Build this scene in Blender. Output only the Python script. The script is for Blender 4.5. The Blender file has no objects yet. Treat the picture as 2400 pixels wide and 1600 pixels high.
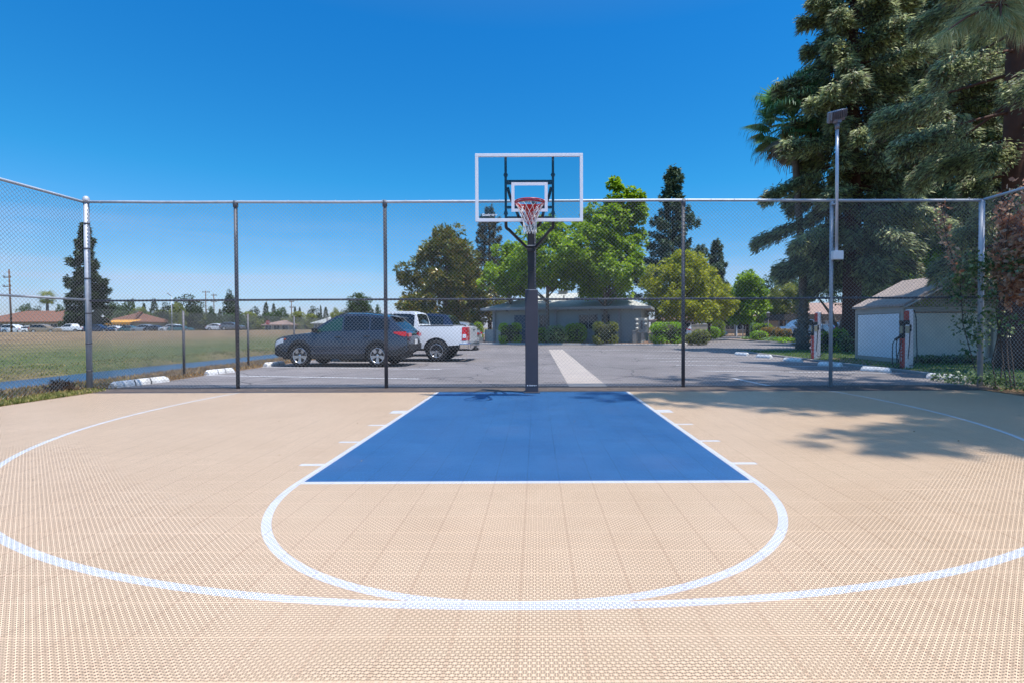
import bpy, math, random
import numpy as np
from mathutils import Vector, Matrix, Euler

sc = bpy.context.scene
COL = sc.collection
R = math.radians
rnd = random.Random(11)
npr = np.random.default_rng(11)

# ------------------------------------------------------------------ camera
CAM = Vector((0.075, 0.0, 1.19))
FPX = 1190.0                                   # focal length in pixels of a 2400 px wide frame
cam_d = bpy.data.cameras.new("Camera")
cam_d.sensor_width = 36.0
cam_d.lens = 36.0 * FPX / 2400.0
cam_d.shift_x = -57.0 / 2400.0
cam_d.shift_y = -12.0 / 2400.0
cam_d.clip_start = 0.05
cam_d.clip_end = 4000
cam = bpy.data.objects.new("Camera", cam_d)
COL.objects.link(cam)
cam.location = CAM
CROT = Euler((R(89.0), 0, 0)).to_matrix() @ Euler((0, 0, R(-0.2))).to_matrix()
cam.rotation_euler = CROT.to_euler()
sc.camera = cam


def ray(x, y):
    """direction of the surveyed sight line through a photo pixel"""
    u = (x - 1200.0) / 2400.0 - 57.0 / 2400.0
    v = (800.0 - y) / 2400.0 - 12.0 / 2400.0
    k = 2400.0 / FPX
    return CROT @ Vector((u * k, v * k, -1.0))


def AT(x, y, D):
    d = ray(x, y)
    return CAM + d * (D / d.y)


def GP(x, y, z=0.0):
    d = ray(x, y)
    return CAM + d * ((z - CAM.z) / d.z)


def XD(x, D):
    return AT(x, 767, D).x


# ------------------------------------------------------------------ mesh helpers
class MB:
    def __init__(s):
        s.v, s.f, s.m, s.sm = [], [], [], []

    def add(s, vs, fs, mi=0, smooth=False):
        o = len(s.v)
        s.v += [tuple(v) for v in vs]
        s.f += [tuple(i + o for i in f) for f in fs]
        s.m += [mi] * len(fs)
        s.sm += [smooth] * len(fs)
        return s

    def box(s, c, d, rz=0.0, mi=0, M=None):
        x, y, z = d[0] / 2, d[1] / 2, d[2] / 2
        vs = [Vector(p) for p in ((-x, -y, -z), (x, -y, -z), (x, y, -z), (-x, y, -z), (-x, -y, z), (x, -y, z), (x, y, z), (-x, y, z))]
        T = Matrix.Translation(c) @ (M if M is not None else Matrix.Rotation(rz, 4, 'Z'))
        return s.add([T @ v for v in vs], [(3, 2, 1, 0), (4, 5, 6, 7), (0, 1, 5, 4), (1, 2, 6, 5), (2, 3, 7, 6), (3, 0, 4, 7)], mi)

    def bar(s, p0, p1, w, h, mi=0, up=(0, 0, 1)):
        p0, p1 = Vector(p0), Vector(p1)
        d = p1 - p0
        L = d.length
        X = d.normalized()
        Y = Vector(up).cross(X)
        if Y.length < 1e-4:
            Y = Vector((0, 1, 0)).cross(X)
        Y.normalize()
        Z = X.cross(Y)
        M = Matrix((X, Y, Z)).transposed().to_4x4()
        return s.box((p0 + p1) / 2, (L, w, h), mi=mi, M=M)

    def tube(s, pts, r, n=8, mi=0, cap=True, smooth=True):
        pts = [Vector(p) for p in pts]
        rs = r if isinstance(r, (list, tuple)) else [r] * len(pts)
        vs, fs = [], []
        N = None
        for i, p in enumerate(pts):
            t = (pts[min(i + 1, len(pts) - 1)] - pts[max(i - 1, 0)])
            if t.length < 1e-9:
                t = Vector((0, 0, 1))
            t.normalize()
            if N is None:
                N = t.orthogonal().normalized()
            else:
                N = (N - t * N.dot(t))
                if N.length < 1e-6:
                    N = t.orthogonal()
                N.normalize()
            B = t.cross(N)
            for k in range(n):
                a = 2 * math.pi * k / n
                vs.append(p + (N * math.cos(a) + B * math.sin(a)) * rs[i])
        for i in range(len(pts) - 1):
            for k in range(n):
                k2 = (k + 1) % n
                fs.append((i * n + k, i * n + k2, (i + 1) * n + k2, (i + 1) * n + k))
        s.add(vs, fs, mi, smooth)
        if cap:
            o = len(s.v) - len(vs)
            s.f += [tuple(o + k for k in reversed(range(n))), tuple(o + (len(pts) - 1) * n + k for k in range(n))]
            s.m += [mi, mi]
            s.sm += [False, False]
        return s

    def ring(s, c, R0, r, n=32, k=8, M=None, mi=0):
        vs, fs = [], []
        T = Matrix.Translation(c) @ (M if M is not None else Matrix.Identity(4))
        for i in range(n):
            a = 2 * math.pi * i / n
            for j in range(k):
                b = 2 * math.pi * j / k
                q = R0 + r * math.cos(b)
                vs.append(T @ Vector((q * math.cos(a), q * math.sin(a), r * math.sin(b))))
        for i in range(n):
            for j in range(k):
                i2, j2 = (i + 1) % n, (j + 1) % k
                fs.append((i * k + j, i2 * k + j, i2 * k + j2, i * k + j2))
        return s.add(vs, fs, mi, True)

    def lathe(s, prof, n=24, M=None, mi=0, smooth=True, c=(0, 0, 0)):
        T = Matrix.Translation(c) @ (M if M is not None else Matrix.Identity(4))
        vs, fs = [], []
        k = len(prof)
        for i in range(n):
            a = 2 * math.pi * i / n
            for r, z in prof:
                vs.append(T @ Vector((r * math.cos(a), r * math.sin(a), z)))
        for i in range(n):
            i2 = (i + 1) % n
            for j in range(k - 1):
                fs.append((i * k + j, i2 * k + j, i2 * k + j + 1, i * k + j + 1))
        return s.add(vs, fs, mi, smooth)

    def prism(s, poly, z0, z1, M=None, mi=0):
        T = M if M is not None else Matrix.Identity(4)
        n = len(poly)
        vs = [T @ Vector((p[0], p[1], z0)) for p in poly] + [T @ Vector((p[0], p[1], z1)) for p in poly]
        fs = [tuple(reversed(range(n))), tuple(range(n, 2 * n))] + [(i, (i + 1) % n, n + (i + 1) % n, n + i) for i in range(n)]
        return s.add(vs, fs, mi)

    def grid(s, rows, mi=0, smooth=True, flip=False):
        k = len(rows[0])
        vs = [p for r in rows for p in r]
        fs = []
        for i in range(len(rows) - 1):
            for j in range(k - 1):
                q = (i * k + j, i * k + j + 1, (i + 1) * k + j + 1, (i + 1) * k + j)
                fs.append(tuple(reversed(q)) if flip else q)
        return s.add(vs, fs, mi, smooth)

    def build(s, name, mats, parent=None, loc=None, bevel=0.0, rz=None):
        me = bpy.data.meshes.new(name)
        me.from_pydata([tuple(v) for v in s.v], [], s.f)
        mats = mats if isinstance(mats, (list, tuple)) else [mats]
        for m in mats:
            me.materials.append(m)
        me.polygons.foreach_set("material_index", np.array(s.m, dtype=np.int32))
        me.polygons.foreach_set("use_smooth", np.array(s.sm, dtype=bool))
        me.update()
        o = bpy.data.objects.new(name, me)
        COL.objects.link(o)
        if parent is not None:
            o.parent = parent
        if loc is not None:
            o.location = loc
        if rz is not None:
            o.rotation_euler = (0, 0, rz)
        if bevel:
            b = o.modifiers.new("bevel", 'BEVEL')
            b.width = bevel
            b.segments = 2
            b.limit_method = 'ANGLE'
            b.angle_limit = R(40)
        return o


def fast_obj(name, V, F, mat, parent=None, loc=None, smooth=False):
    """one object from big arrays: V (n,3), F (m,k)"""
    V = np.asarray(V, dtype=np.float32)
    F = np.asarray(F, dtype=np.int32)
    me = bpy.data.meshes.new(name)
    me.vertices.add(len(V))
    me.vertices.foreach_set("co", V.ravel())
    k = F.shape[1]
    me.loops.add(F.size)
    me.loops.foreach_set("vertex_index", F.ravel())
    me.polygons.add(len(F))
    me.polygons.foreach_set("loop_start", np.arange(0, F.size, k, dtype=np.int32))
    me.polygons.foreach_set("loop_total", np.full(len(F), k, dtype=np.int32))
    if smooth:
        me.polygons.foreach_set("use_smooth", np.ones(len(F), dtype=bool))
    me.update(calc_edges=True)
    me.materials.append(mat)
    o = bpy.data.objects.new(name, me)
    COL.objects.link(o)
    if parent is not None:
        o.parent = parent
    if loc is not None:
        o.location = loc
    return o


def tag(o, label=None, cat=None, group=None, kind=None):
    if label:
        o["label"] = label
    if cat:
        o["category"] = cat
    if group:
        o["group"] = group
    if kind:
        o["kind"] = kind
    return o


def thing(name, label, cat, loc=(0, 0, 0), rz=0.0, group=None):
    o = bpy.data.objects.new(name, None)
    o.empty_display_size = 0.2
    COL.objects.link(o)
    o.location = loc
    o.rotation_euler = (0, 0, rz)
    return tag(o, label, cat, group)


def dup(root, loc, rz=0.0, scale=None, label=None, group=None):
    """copy of a thing with copies of its parts and sub-parts (mesh data shared)"""
    r = root.copy()
    COL.objects.link(r)
    r.location = loc
    r.rotation_euler = (0, 0, rz)
    if scale is not None:
        r.scale = scale
    if label:
        r["label"] = label
    if group:
        r["group"] = group
    for ch in list(root.children):
        c = ch.copy()
        COL.objects.link(c)
        c.parent = r
        for g in list(ch.children):
            d = g.copy()
            COL.objects.link(d)
            d.parent = c
    return r


# ------------------------------------------------------------------ materials
class NT:
    def __init__(s, name):
        s.mat = bpy.data.materials.new(name)
        s.mat.use_nodes = True
        s.t = s.mat.node_tree
        s.t.nodes.clear()
        s.out = s.n('ShaderNodeOutputMaterial')

    def n(s, typ, **kw):
        nd = s.t.nodes.new(typ)
        for k, v in kw.items():
            setattr(nd, k, v)
        return nd

    def l(s, a, b):
        s.t.links.new(a, b)

    def put(s, sock, v):
        if isinstance(v, bpy.types.NodeSocket):
            s.l(v, sock)
        elif v is not None:
            sock.default_value = v

    def m(s, op, a, b=None, c=None, clamp=False):
        nd = s.n('ShaderNodeMath', operation=op, use_clamp=clamp)
        s.put(nd.inputs[0], a)
        s.put(nd.inputs[1], b)
        s.put(nd.inputs[2], c)
        return nd.outputs[0]

    def step(s, x, edge, soft):
        """1 where x > edge"""
        nd = s.n('ShaderNodeMapRange', clamp=True)
        s.put(nd.inputs[0], x)
        nd.inputs[1].default_value = edge - soft
        nd.inputs[2].default_value = edge + soft
        nd.inputs[3].default_value = 0
        nd.inputs[4].default_value = 1
        return nd.outputs[0]

    def mix(s, f, a, b):
        nd = s.n('ShaderNodeMix', data_type='RGBA')
        s.put(nd.inputs[0], f)
        s.put(nd.inputs[6], (*a, 1) if isinstance(a, tuple) else a)
        s.put(nd.inputs[7], (*b, 1) if isinstance(b, tuple) else b)
        return nd.outputs[2]

    def noise(s, vec, scale, detail=4, rough=.55, dist=0.0):
        nd = s.n('ShaderNodeTexNoise')
        if vec is not None:
            s.l(vec, nd.inputs['Vector'])
        nd.inputs['Scale'].default_value = scale
        nd.inputs['Detail'].default_value = detail
        nd.inputs['Roughness'].default_value = rough
        nd.inputs['Distortion'].default_value = dist
        return nd.outputs[0]

    def ramp(s, f, stops):
        nd = s.n('ShaderNodeValToRGB')
        s.put(nd.inputs[0], f)
        el = nd.color_ramp.elements
        while len(el) < len(stops):
            el.new(0.5)
        for e, (p, c) in zip(el, stops):
            e.position = p
            e.color = (*c, 1)
        return nd.outputs[0]

    def princ(s, col, rough=.6, metal=0.0, spec=.5, bump=None, coat=0.0):
        p = s.n('ShaderNodeBsdfPrincipled')
        s.put(p.inputs['Base Color'], (*col, 1) if isinstance(col, tuple) else col)
        s.put(p.inputs['Roughness'], rough)
        s.put(p.inputs['Metallic'], metal)
        s.put(p.inputs['Specular IOR Level'], spec)
        if coat:
            p.inputs['Coat Weight'].default_value = coat
            p.inputs['Coat Roughness'].default_value = .04
        if bump is not None:
            s.l(bump, p.inputs['Normal'])
        return p.outputs[0]

    def bump(s, h, dist=.01, strength=.5):
        b = s.n('ShaderNodeBump')
        b.inputs['Strength'].default_value = strength
        b.inputs['Distance'].default_value = dist
        s.l(h, b.inputs['Height'])
        return b.outputs[0]

    def obj(s):
        return s.n('ShaderNodeTexCoord').outputs['Object']

    def pos(s):
        return s.n('ShaderNodeNewGeometry').outputs['Position']

    def end(s, sh):
        s.l(sh, s.out.inputs['Surface'])
        return s.mat


def mat(name, col, rough=.6, metal=0.0, var=.15, scale=6.0, bump=0.0, bscale=40.0, spec=.5, coat=0.0, dirt=None, world=True):
    """surface with patchy colour variation and a little relief"""
    t = NT(name)
    P = t.pos() if world else t.obj()
    f = t.noise(P, scale, 5, .6)
    a = tuple(min(1, c * (1 + var)) for c in col)
    b = tuple(c * (1 - var) for c in col)
    c = t.ramp(f, [(.3, b), (.7, a)])
    if dirt:
        d = t.noise(P, scale * .35, 6, .65)
        c = t.mix(t.step(d, .58, .1), c, dirt)
    rg = t.ramp(t.noise(P, scale * 2, 3), [(.3, (rough * .85,) * 3), (.7, (min(1, rough * 1.1),) * 3)])
    bp = t.bump(t.noise(P, bscale, 4), .01, bump) if bump else None
    return t.end(t.princ(c, rg, metal, spec, bp, coat))


def leafmat(name, stops, trans=.3, rough=.45, spec=.5, nscale=.8, tmul=1.5):
    """foliage: colour differs from leaf to leaf and from clump to clump"""
    t = NT(name)
    g = t.n('ShaderNodeNewGeometry')
    f = t.m('ADD', t.m('MULTIPLY', g.outputs['Random Per Island'], .6), t.m('MULTIPLY', t.noise(g.outputs['Position'], nscale, 3), .4))
    c = t.ramp(f, stops)
    p = t.princ(c, rough, 0, spec)
    tr = t.n('ShaderNodeBsdfTranslucent')
    br = t.n('ShaderNodeHueSaturation')
    br.inputs['Value'].default_value = tmul
    t.l(c, br.inputs['Color'])
    t.l(br.outputs[0], tr.inputs['Color'])
    mx = t.n('ShaderNodeMixShader')
    mx.inputs[0].default_value = trans
    t.l(p, mx.inputs[1])
    t.l(tr.outputs[0], mx.inputs[2])
    return t.end(mx.outputs[0])


def ringstops(*cols):
    n = len(cols)
    return [(.2 + .6 * i / (n - 1), c) for i, c in enumerate(cols)]


GALV = mat("galvanised", (.46, .48, .52), .5, .25, .12, 9, .05, 60)
GALVD = mat("galvanised_dull", (.10, .10, .115), .55, .2, .2, 9, .05, 60)
WIRE = mat("fence_wire", (.35, .345, .34), .5, .2, .12, 4)
BLACKP = mat("black_powder_coat", (.022, .022, .028), .42, .0, .15, 20, .03, 200)
PAD = mat("grey_vinyl", (.052, .048, .062), .5, 0, .08, 5, .12, 260)
WHITE = mat("white_paint", (.78, .78, .8), .45, 0, .05, 8, .03)
REDP = mat("red_paint", (.5, .018, .015), .35, 0, .1, 10)
CORD = mat("white_cord", (.72, .71, .7), .8, 0, .12, 60)
BARK = mat("bark_brown", (.10, .066, .045), .9, 0, .35, 5, .9, 18)
BARKR = mat("bark_red", (.10, .045, .03), .9, 0, .35, 4, .9, 14)
BARKG = mat("bark_grey", (.17, .14, .115), .9, 0, .3, 5, .8, 16)
RUBBER = mat("tyre_rubber", (.018, .018, .019), .8, 0, .2, 30, .1)
BLACKPL = mat("black_plastic", (.018, .018, .02), .5, 0, .15, 20)
ALLOY = mat("alloy_rim", (.62, .62, .64), .25, .85, .06, 20)
CHROME = mat("chrome", (.75, .75, .77), .1, 1.0, .04, 10)
CONC = mat("concrete", (.52, .47, .42), .9, 0, .12, 3, .3, 60, dirt=(.36, .32, .28))
KERB = mat("kerb_concrete", (.52, .49, .46), .9, 0, .12, 2, .25, 50, dirt=(.38, .35, .32))
STOPW = mat("chipped_white", (.74, .73, .72), .75, 0, .08, 9, .3, 50, dirt=(.5, .48, .46))


def glass_dark(name, col):
    t = NT(name)
    f = t.noise(t.pos(), 1.4, 2)
    return t.end(t.princ(t.mix(f, tuple(c * .6 for c in col), col), .06, 0, .7))


GLASS = glass_dark("tinted_glass", (.012, .016, .02))
GLASSG = glass_dark("green_glass", (.02, .075, .06))
GLASSH = glass_dark("house_glass", (.03, .045, .06))


def clear_pane(name):
    t = NT(name)
    tr = t.n('ShaderNodeBsdfTransparent')
    tr.inputs[0].default_value = (.9, .94, .95, 1)
    gl = t.n('ShaderNodeBsdfGlossy')
    gl.inputs['Roughness'].default_value = .02
    fr = t.n('ShaderNodeFresnel')
    fr.inputs[0].default_value = 1.45
    mx = t.n('ShaderNodeMixShader')
    t.l(t.m('MULTIPLY', fr.outputs[0], .9), mx.inputs[0])
    t.l(tr.outputs[0], mx.inputs[1])
    t.l(gl.outputs[0], mx.inputs[2])
    return t.end(mx.outputs[0])


PANE = clear_pane("acrylic_pane")


def carpaint(name, col, metal=.3, rough=.3):
    t = NT(name)
    P = t.pos()
    f = t.noise(P, 900, 1)
    c = t.mix(f, tuple(x * .85 for x in col), tuple(min(1, x * 1.15) for x in col))
    return t.end(t.princ(c, rough, metal, .5, None, .7))


# ------------------------------------------------------------------ world and sun
SUNV = Vector((-0.28, 0.18, -1.0))             # the way the light travels (read off the hoop's shadow)
w = bpy.data.worlds.new("World")
sc.world = w
w.use_nodes = True
wt = w.node_tree
bg = wt.nodes["Background"]
sky = wt.nodes.new('ShaderNodeTexSky')
sky.sky_type = 'NISHITA'
sky.sun_disc = False
sky.sun_elevation = math.atan2(1.0, math.hypot(SUNV.x, SUNV.y))
sky.sun_rotation = math.atan2(-SUNV.x, -SUNV.y)
sky.altitude = 100
sky.air_density = 1.0
sky.dust_density = 0.3
sky.ozone_density = 3.0
hs = wt.nodes.new('ShaderNodeHueSaturation')
hs.inputs['Saturation'].default_value = SKYSAT if 'SKYSAT' in globals() else 1.3
hs.inputs['Hue'].default_value = .5
hs.inputs['Value'].default_value = 1.0
wt.links.new(sky.outputs[0], hs.inputs['Color'])
# tint by height above the horizon (pale violet haze low down, deep blue higher, unseen zenith brightened as added fill)
tc = wt.nodes.new('ShaderNodeTexCoord')
sz = wt.nodes.new('ShaderNodeSeparateXYZ')
wt.links.new(tc.outputs['Generated'], sz.inputs[0])
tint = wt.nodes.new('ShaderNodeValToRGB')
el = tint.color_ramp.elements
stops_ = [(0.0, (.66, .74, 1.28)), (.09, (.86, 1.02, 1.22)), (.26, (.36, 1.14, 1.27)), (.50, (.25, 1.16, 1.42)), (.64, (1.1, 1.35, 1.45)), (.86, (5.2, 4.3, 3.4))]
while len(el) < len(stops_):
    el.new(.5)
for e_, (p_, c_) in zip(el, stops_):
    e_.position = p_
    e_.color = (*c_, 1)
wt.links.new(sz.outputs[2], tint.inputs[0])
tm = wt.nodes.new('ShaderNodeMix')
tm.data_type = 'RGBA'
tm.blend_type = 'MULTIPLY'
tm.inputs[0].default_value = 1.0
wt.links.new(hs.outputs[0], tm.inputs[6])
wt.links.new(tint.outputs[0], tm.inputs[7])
# thin high cloud: faint streaks low over the horizon
mp = wt.nodes.new('ShaderNodeMapping')
mp.inputs['Scale'].default_value = (1.1, 1.1, 13.0)
wt.links.new(tc.outputs['Generated'], mp.inputs['Vector'])
cn = wt.nodes.new('ShaderNodeTexNoise')
cn.inputs['Scale'].default_value = 2.3
cn.inputs['Detail'].default_value = 6
cn.inputs['Roughness'].default_value = .55
cn.inputs['Distortion'].default_value = .4
wt.links.new(mp.outputs[0], cn.inputs['Vector'])
cr = wt.nodes.new('ShaderNodeMapRange')
cr.inputs[1].default_value = .44
cr.inputs[2].default_value = .8
cr.inputs[4].default_value = .5
wt.links.new(cn.outputs[0], cr.inputs[0])
cf = wt.nodes.new('ShaderNodeMapRange')
cf.inputs[1].default_value = .10
cf.inputs[2].default_value = .21
cf.inputs[3].default_value = 1
cf.inputs[4].default_value = 0
wt.links.new(sz.outputs[2], cf.inputs[0])
cm = wt.nodes.new('ShaderNodeMath')
cm.operation = 'MULTIPLY'
wt.links.new(cr.outputs[0], cm.inputs[0])
wt.links.new(cf.outputs[0], cm.inputs[1])
mxw = wt.nodes.new('ShaderNodeMix')
mxw.data_type = 'RGBA'
wt.links.new(cm.outputs[0], mxw.inputs[0])
wt.links.new(tm.outputs[2], mxw.inputs[6])
mxw.inputs[7].default_value = (5.2, 5.3, 7.2, 1)
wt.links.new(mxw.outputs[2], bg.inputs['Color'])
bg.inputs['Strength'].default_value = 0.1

sun_d = bpy.data.lights.new("Sun", 'SUN')
sun_d.energy = 4.5
sun_d.angle = R(0.42)
sun_d.color = (1.0, .955, .88)
sun = bpy.data.objects.new("Sun", sun_d)
COL.objects.link(sun)
sun.rotation_euler = SUNV.to_track_quat('-Z', 'Y').to_euler()
sun.location = (10, -6, 40)

sc.view_settings.view_transform = 'Standard'
sc.view_settings.look = 'None'
sc.view_settings.exposure = 0.42
sc.view_settings.gamma = 1.0
# ------------------------------------------------------------------ ground
def ground_z(X):
    pts = [(-900, .3), (-90, .3), (-76, .45), (-66, .8), (-52, .7), (-36, .25), (-24, .02), (-17.2, -.05), (-16.0, -.14), (-15.2, -.32), (-14.0, -.6),
           (-12.0, -.6), (-11.1, -.34), (-10.5, -.06), (-9.6, -.03), (900, -.03)]
    return float(np.interp(X, [p[0] for p in pts], [p[1] for p in pts]))


def ground_material():
    t = NT("ground_soil")
    P = t.pos()
    sx = t.n('ShaderNodeSeparateXYZ')
    t.l(P, sx.inputs[0])
    warp = t.m('MULTIPLY', t.m('SUBTRACT', t.noise(P, .12, 5, .6), .5), 14.0)
    warp2 = t.m('MULTIPLY', t.m('SUBTRACT', t.noise(P, .9, 5, .6), .5), 2.2)
    X = t.m('ADD', sx.outputs[0], t.m('ADD', warp, warp2))
    fine = t.noise(P, 3.0, 8, .7)
    mott = t.noise(P, .38, 7, .68)
    mix3 = t.m('ADD', t.m('MULTIPLY', fine, .5), t.m('MULTIPLY', mott, .5))
    dry = t.ramp(mix3, [(.34, (.105, .07, .038)), (.47, (.20, .135, .075)), (.56, (.27, .185, .105)), (.68, (.36, .26, .15))])
    green = t.ramp(mix3, [(.34, (.045, .07, .02)), (.46, (.085, .115, .035)), (.56, (.13, .145, .05)), (.68, (.25, .20, .085))])
    far = t.ramp(t.noise(P, .05, 5), [(.3, (.12, .12, .05)), (.7, (.24, .19, .11))])
    soil = t.ramp(t.noise(P, 5, 8, .7), [(.28, (.12, .075, .045)), (.55, (.25, .165, .1)), (.75, (.38, .28, .18))])
    c = t.mix(t.step(X, -30, 9), dry, green)
    c = t.mix(t.step(X, -16.2, 1.2), c, t.mix(.35, dry, green))
    c = t.mix(t.step(sx.outputs[0], -11.6, .5), c, soil)
    c = t.mix(t.step(X, -85, 6), far, c)
    c = t.mix(t.step(sx.outputs[1], 130, 30), c, far)
    bp = t.bump(t.m('ADD', t.noise(P, 9, 8, .75), t.m('MULTIPLY', mott, 2.0)), .12, .9)
    return t.end(t.princ(c, .95, 0, .2, bp))


xs = [-900, -500, -300, -200, -150, -120, -100, -90, -82, -76, -70, -66, -60, -52, -44, -36, -30, -24, -20, -17.2, -16, -15.2, -14.4, -14, -13, -12, -11.5, -11.1,
      -10.8, -10.5, -10, -9.6, -9, -6, -3, 0, 3, 6, 9, 12, 15, 20, 28, 40, 60, 90, 140, 220, 400, 900]
ys = [-60, -30, -15, -8, -4, 0, 2, 4, 6, 8, 10, 12, 14, 16, 18, 20, 23, 26, 30, 35, 40, 46, 54, 64, 76, 90, 110, 140, 190, 280, 450, 800, 1400]
m = MB()
m.grid([[Vector((x, y, ground_z(x) + (.05 * math.sin(y * .7 + x) * .5 if -60 < x < -15 else 0))) for x in xs] for y in ys], flip=True)
m.f = [tuple(reversed(f)) for f in m.f]
gr = m.build("ground", ground_material())
tag(gr, kind="structure")


def water_material():
    t = NT("canal_water")
    P = t.pos()
    mp_ = t.n('ShaderNodeMapping')
    mp_.inputs['Scale'].default_value = (3.0, 1.2, 1)
    t.l(P, mp_.inputs[0])
    bp = t.bump(t.noise(mp_.outputs[0], 3.0, 5, .6), .09, .8)
    return t.end(t.princ((.02, .068, .15), .18, 0, .35, bp))


m = MB()
m.grid([[Vector((x, y, -.30)) for x in (-15.9, -13, -10.6)] for y in (-40, 0, 40, 120, 260)], flip=True)
m.f = [tuple(reversed(f)) for f in m.f]
tag(m.build("water", water_material()), kind="structure")

# ------------------------------------------------------------------ court
CXL, CXR, CY0, CY1 = -8.22, 8.36, -4.0, 9.42
LANE, FTY = 1.79, 3.90
HOOPY = 7.85


def court_material():
    t = NT("court_tiles")
    P = t.pos()
    s = t.n('ShaderNodeSeparateXYZ')
    t.l(P, s.inputs[0])
    x, y = s.outputs[0], s.outputs[1]
    d = .25 / 16
    u = t.m('PINGPONG', x, d)
    v = t.m('PINGPONG', t.m('ADD', y, 10.06), d)
    rib = t.m('MINIMUM', t.m('MINIMUM', u, v), t.m('MINIMUM', t.m('SUBTRACT', d, u), t.m('SUBTRACT', d, v)))
    diag = t.m('MULTIPLY', t.m('ABSOLUTE', t.m('SUBTRACT', u, v)), .7071)
    rib = t.m('MINIMUM', rib, diag)
    hole = t.step(rib, .00165, .0003)
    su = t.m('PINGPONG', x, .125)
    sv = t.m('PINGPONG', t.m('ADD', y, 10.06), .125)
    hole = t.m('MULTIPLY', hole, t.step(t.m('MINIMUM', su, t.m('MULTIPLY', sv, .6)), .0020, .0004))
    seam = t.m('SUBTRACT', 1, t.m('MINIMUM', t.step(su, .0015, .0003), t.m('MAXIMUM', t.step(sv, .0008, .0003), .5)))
    gap = hole
    # painted zones
    ax = t.m('ABSOLUTE', x)
    inlane = t.m('MULTIPLY', t.m('SUBTRACT', 1, t.step(ax, LANE, .002)), t.step(y, FTY - .03, .002))
    blue = t.m('MULTIPLY', t.m('SUBTRACT', 1, t.step(ax, LANE - .055, .002)), t.step(y, FTY + .026, .002))
    white = t.m('SUBTRACT', inlane, blue)

    def ringline(cx, cy, ra, rb, pw, wd):
        dx = t.m('POWER', t.m('DIVIDE', t.m('ABSOLUTE', t.m('SUBTRACT', x, cx)), ra), pw)
        dy = t.m('POWER', t.m('DIVIDE', t.m('ABSOLUTE', t.m('SUBTRACT', y, cy)), rb), pw)
        q = t.m('POWER', t.m('ADD', dx, dy), 1.0 / pw)
        return t.m('SUBTRACT', 1, t.step(t.m('ABSOLUTE', t.m('MULTIPLY', t.m('SUBTRACT', q, 1), (ra + rb) / 2)), wd, .002))

    circ = t.m('MULTIPLY', ringline(0, FTY, LANE - .0275, 1.735, 2.1, .027), t.m('SUBTRACT', 1, t.step(y, FTY, .002)))
    arc = ringline(.04, 7.95, 5.62, 5.80, 2.2, .027)
    white = t.m('MAXIMUM', white, t.m('MAXIMUM', circ, arc))
    xx = t.m('MULTIPLY', t.step(ax, LANE - .03, .001), t.m('SUBTRACT', 1, t.step(ax, LANE + .205, .002)))
    for cy, hw in ((7.2, .115), (6.22, .03), (5.30, .03), (4.42, .03)):
        hsh = t.m('SUBTRACT', 1, t.step(t.m('ABSOLUTE', t.m('SUBTRACT', y, cy)), hw, .002))
        white = t.m('MAXIMUM', white, t.m('MULTIPLY', xx, hsh))
    # tile to tile difference and wear
    wn = t.n('ShaderNodeTexWhiteNoise', noise_dimensions='2D')
    cmb = t.n('ShaderNodeCombineXYZ')
    t.l(t.m('FLOOR', t.m('MULTIPLY', x, 4.0)), cmb.inputs[0])
    t.l(t.m('FLOOR', t.m('MULTIPLY', t.m('ADD', y, 10.06), 4.0)), cmb.inputs[1])
    t.l(cmb.outputs[0], wn.inputs['Vector'])
    wear = t.noise(P, 1.1, 7, .65)
    scuff = t.noise(P, 7, 6, .7)
    k = t.m('ADD', t.m('MULTIPLY', wn.outputs[0], .022), t.m('ADD', t.m('MULTIPLY', wear, .27), t.m('MULTIPLY', scuff, .10)))
    tan = t.ramp(k, [(.05, (.585, .405, .26)), (.25, (.715, .52, .355))])
    blu = t.ramp(k, [(.06, (.021, .098, .265)), (.25, (.043, .158, .37))])
    wht = t.ramp(k, [(.05, (.62, .62, .64)), (.25, (.76, .76, .79))])
    c = t.mix(white, t.mix(blue, tan, blu), wht)
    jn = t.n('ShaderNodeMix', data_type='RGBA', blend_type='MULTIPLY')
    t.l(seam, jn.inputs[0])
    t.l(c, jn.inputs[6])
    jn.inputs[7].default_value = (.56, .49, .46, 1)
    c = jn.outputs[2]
    sh = t.princ(c, .42, 0, .35)
    tr = t.n('ShaderNodeBsdfTransparent')
    mx = t.n('ShaderNodeMixShader')
    t.l(gap, mx.inputs[0])
    t.l(sh, mx.inputs[1])
    t.l(tr.outputs[0], mx.inputs[2])
    return t.end(mx.outputs[0])


SLAB = mat("court_slab", (.055, .032, .022), .9, 0, .2, 5)
m = MB()
for z in (0.0, -.0007):
    m.add([(CXL, CY0, z), (CXR, CY0, z), (CXR, CY1, z), (CXL, CY1, z)], [(0, 1, 2, 3)], 0)
m.add([(CXL, CY0, -.0135), (CXR, CY0, -.0135), (CXR, CY1, -.0135), (CXL, CY1, -.0135)], [(0, 1, 2, 3)], 1)
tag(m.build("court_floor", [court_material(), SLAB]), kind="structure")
# black ramp edging round the tiles
EDGE = mat("edge_ramp", (.035, .033, .042), .6, 0, .15, 8)
m = MB()
ew = .075


def ramp_strip(a, b, c_, d_):
    m.add([a, b, c_, d_], [(0, 1, 2, 3)])


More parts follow.
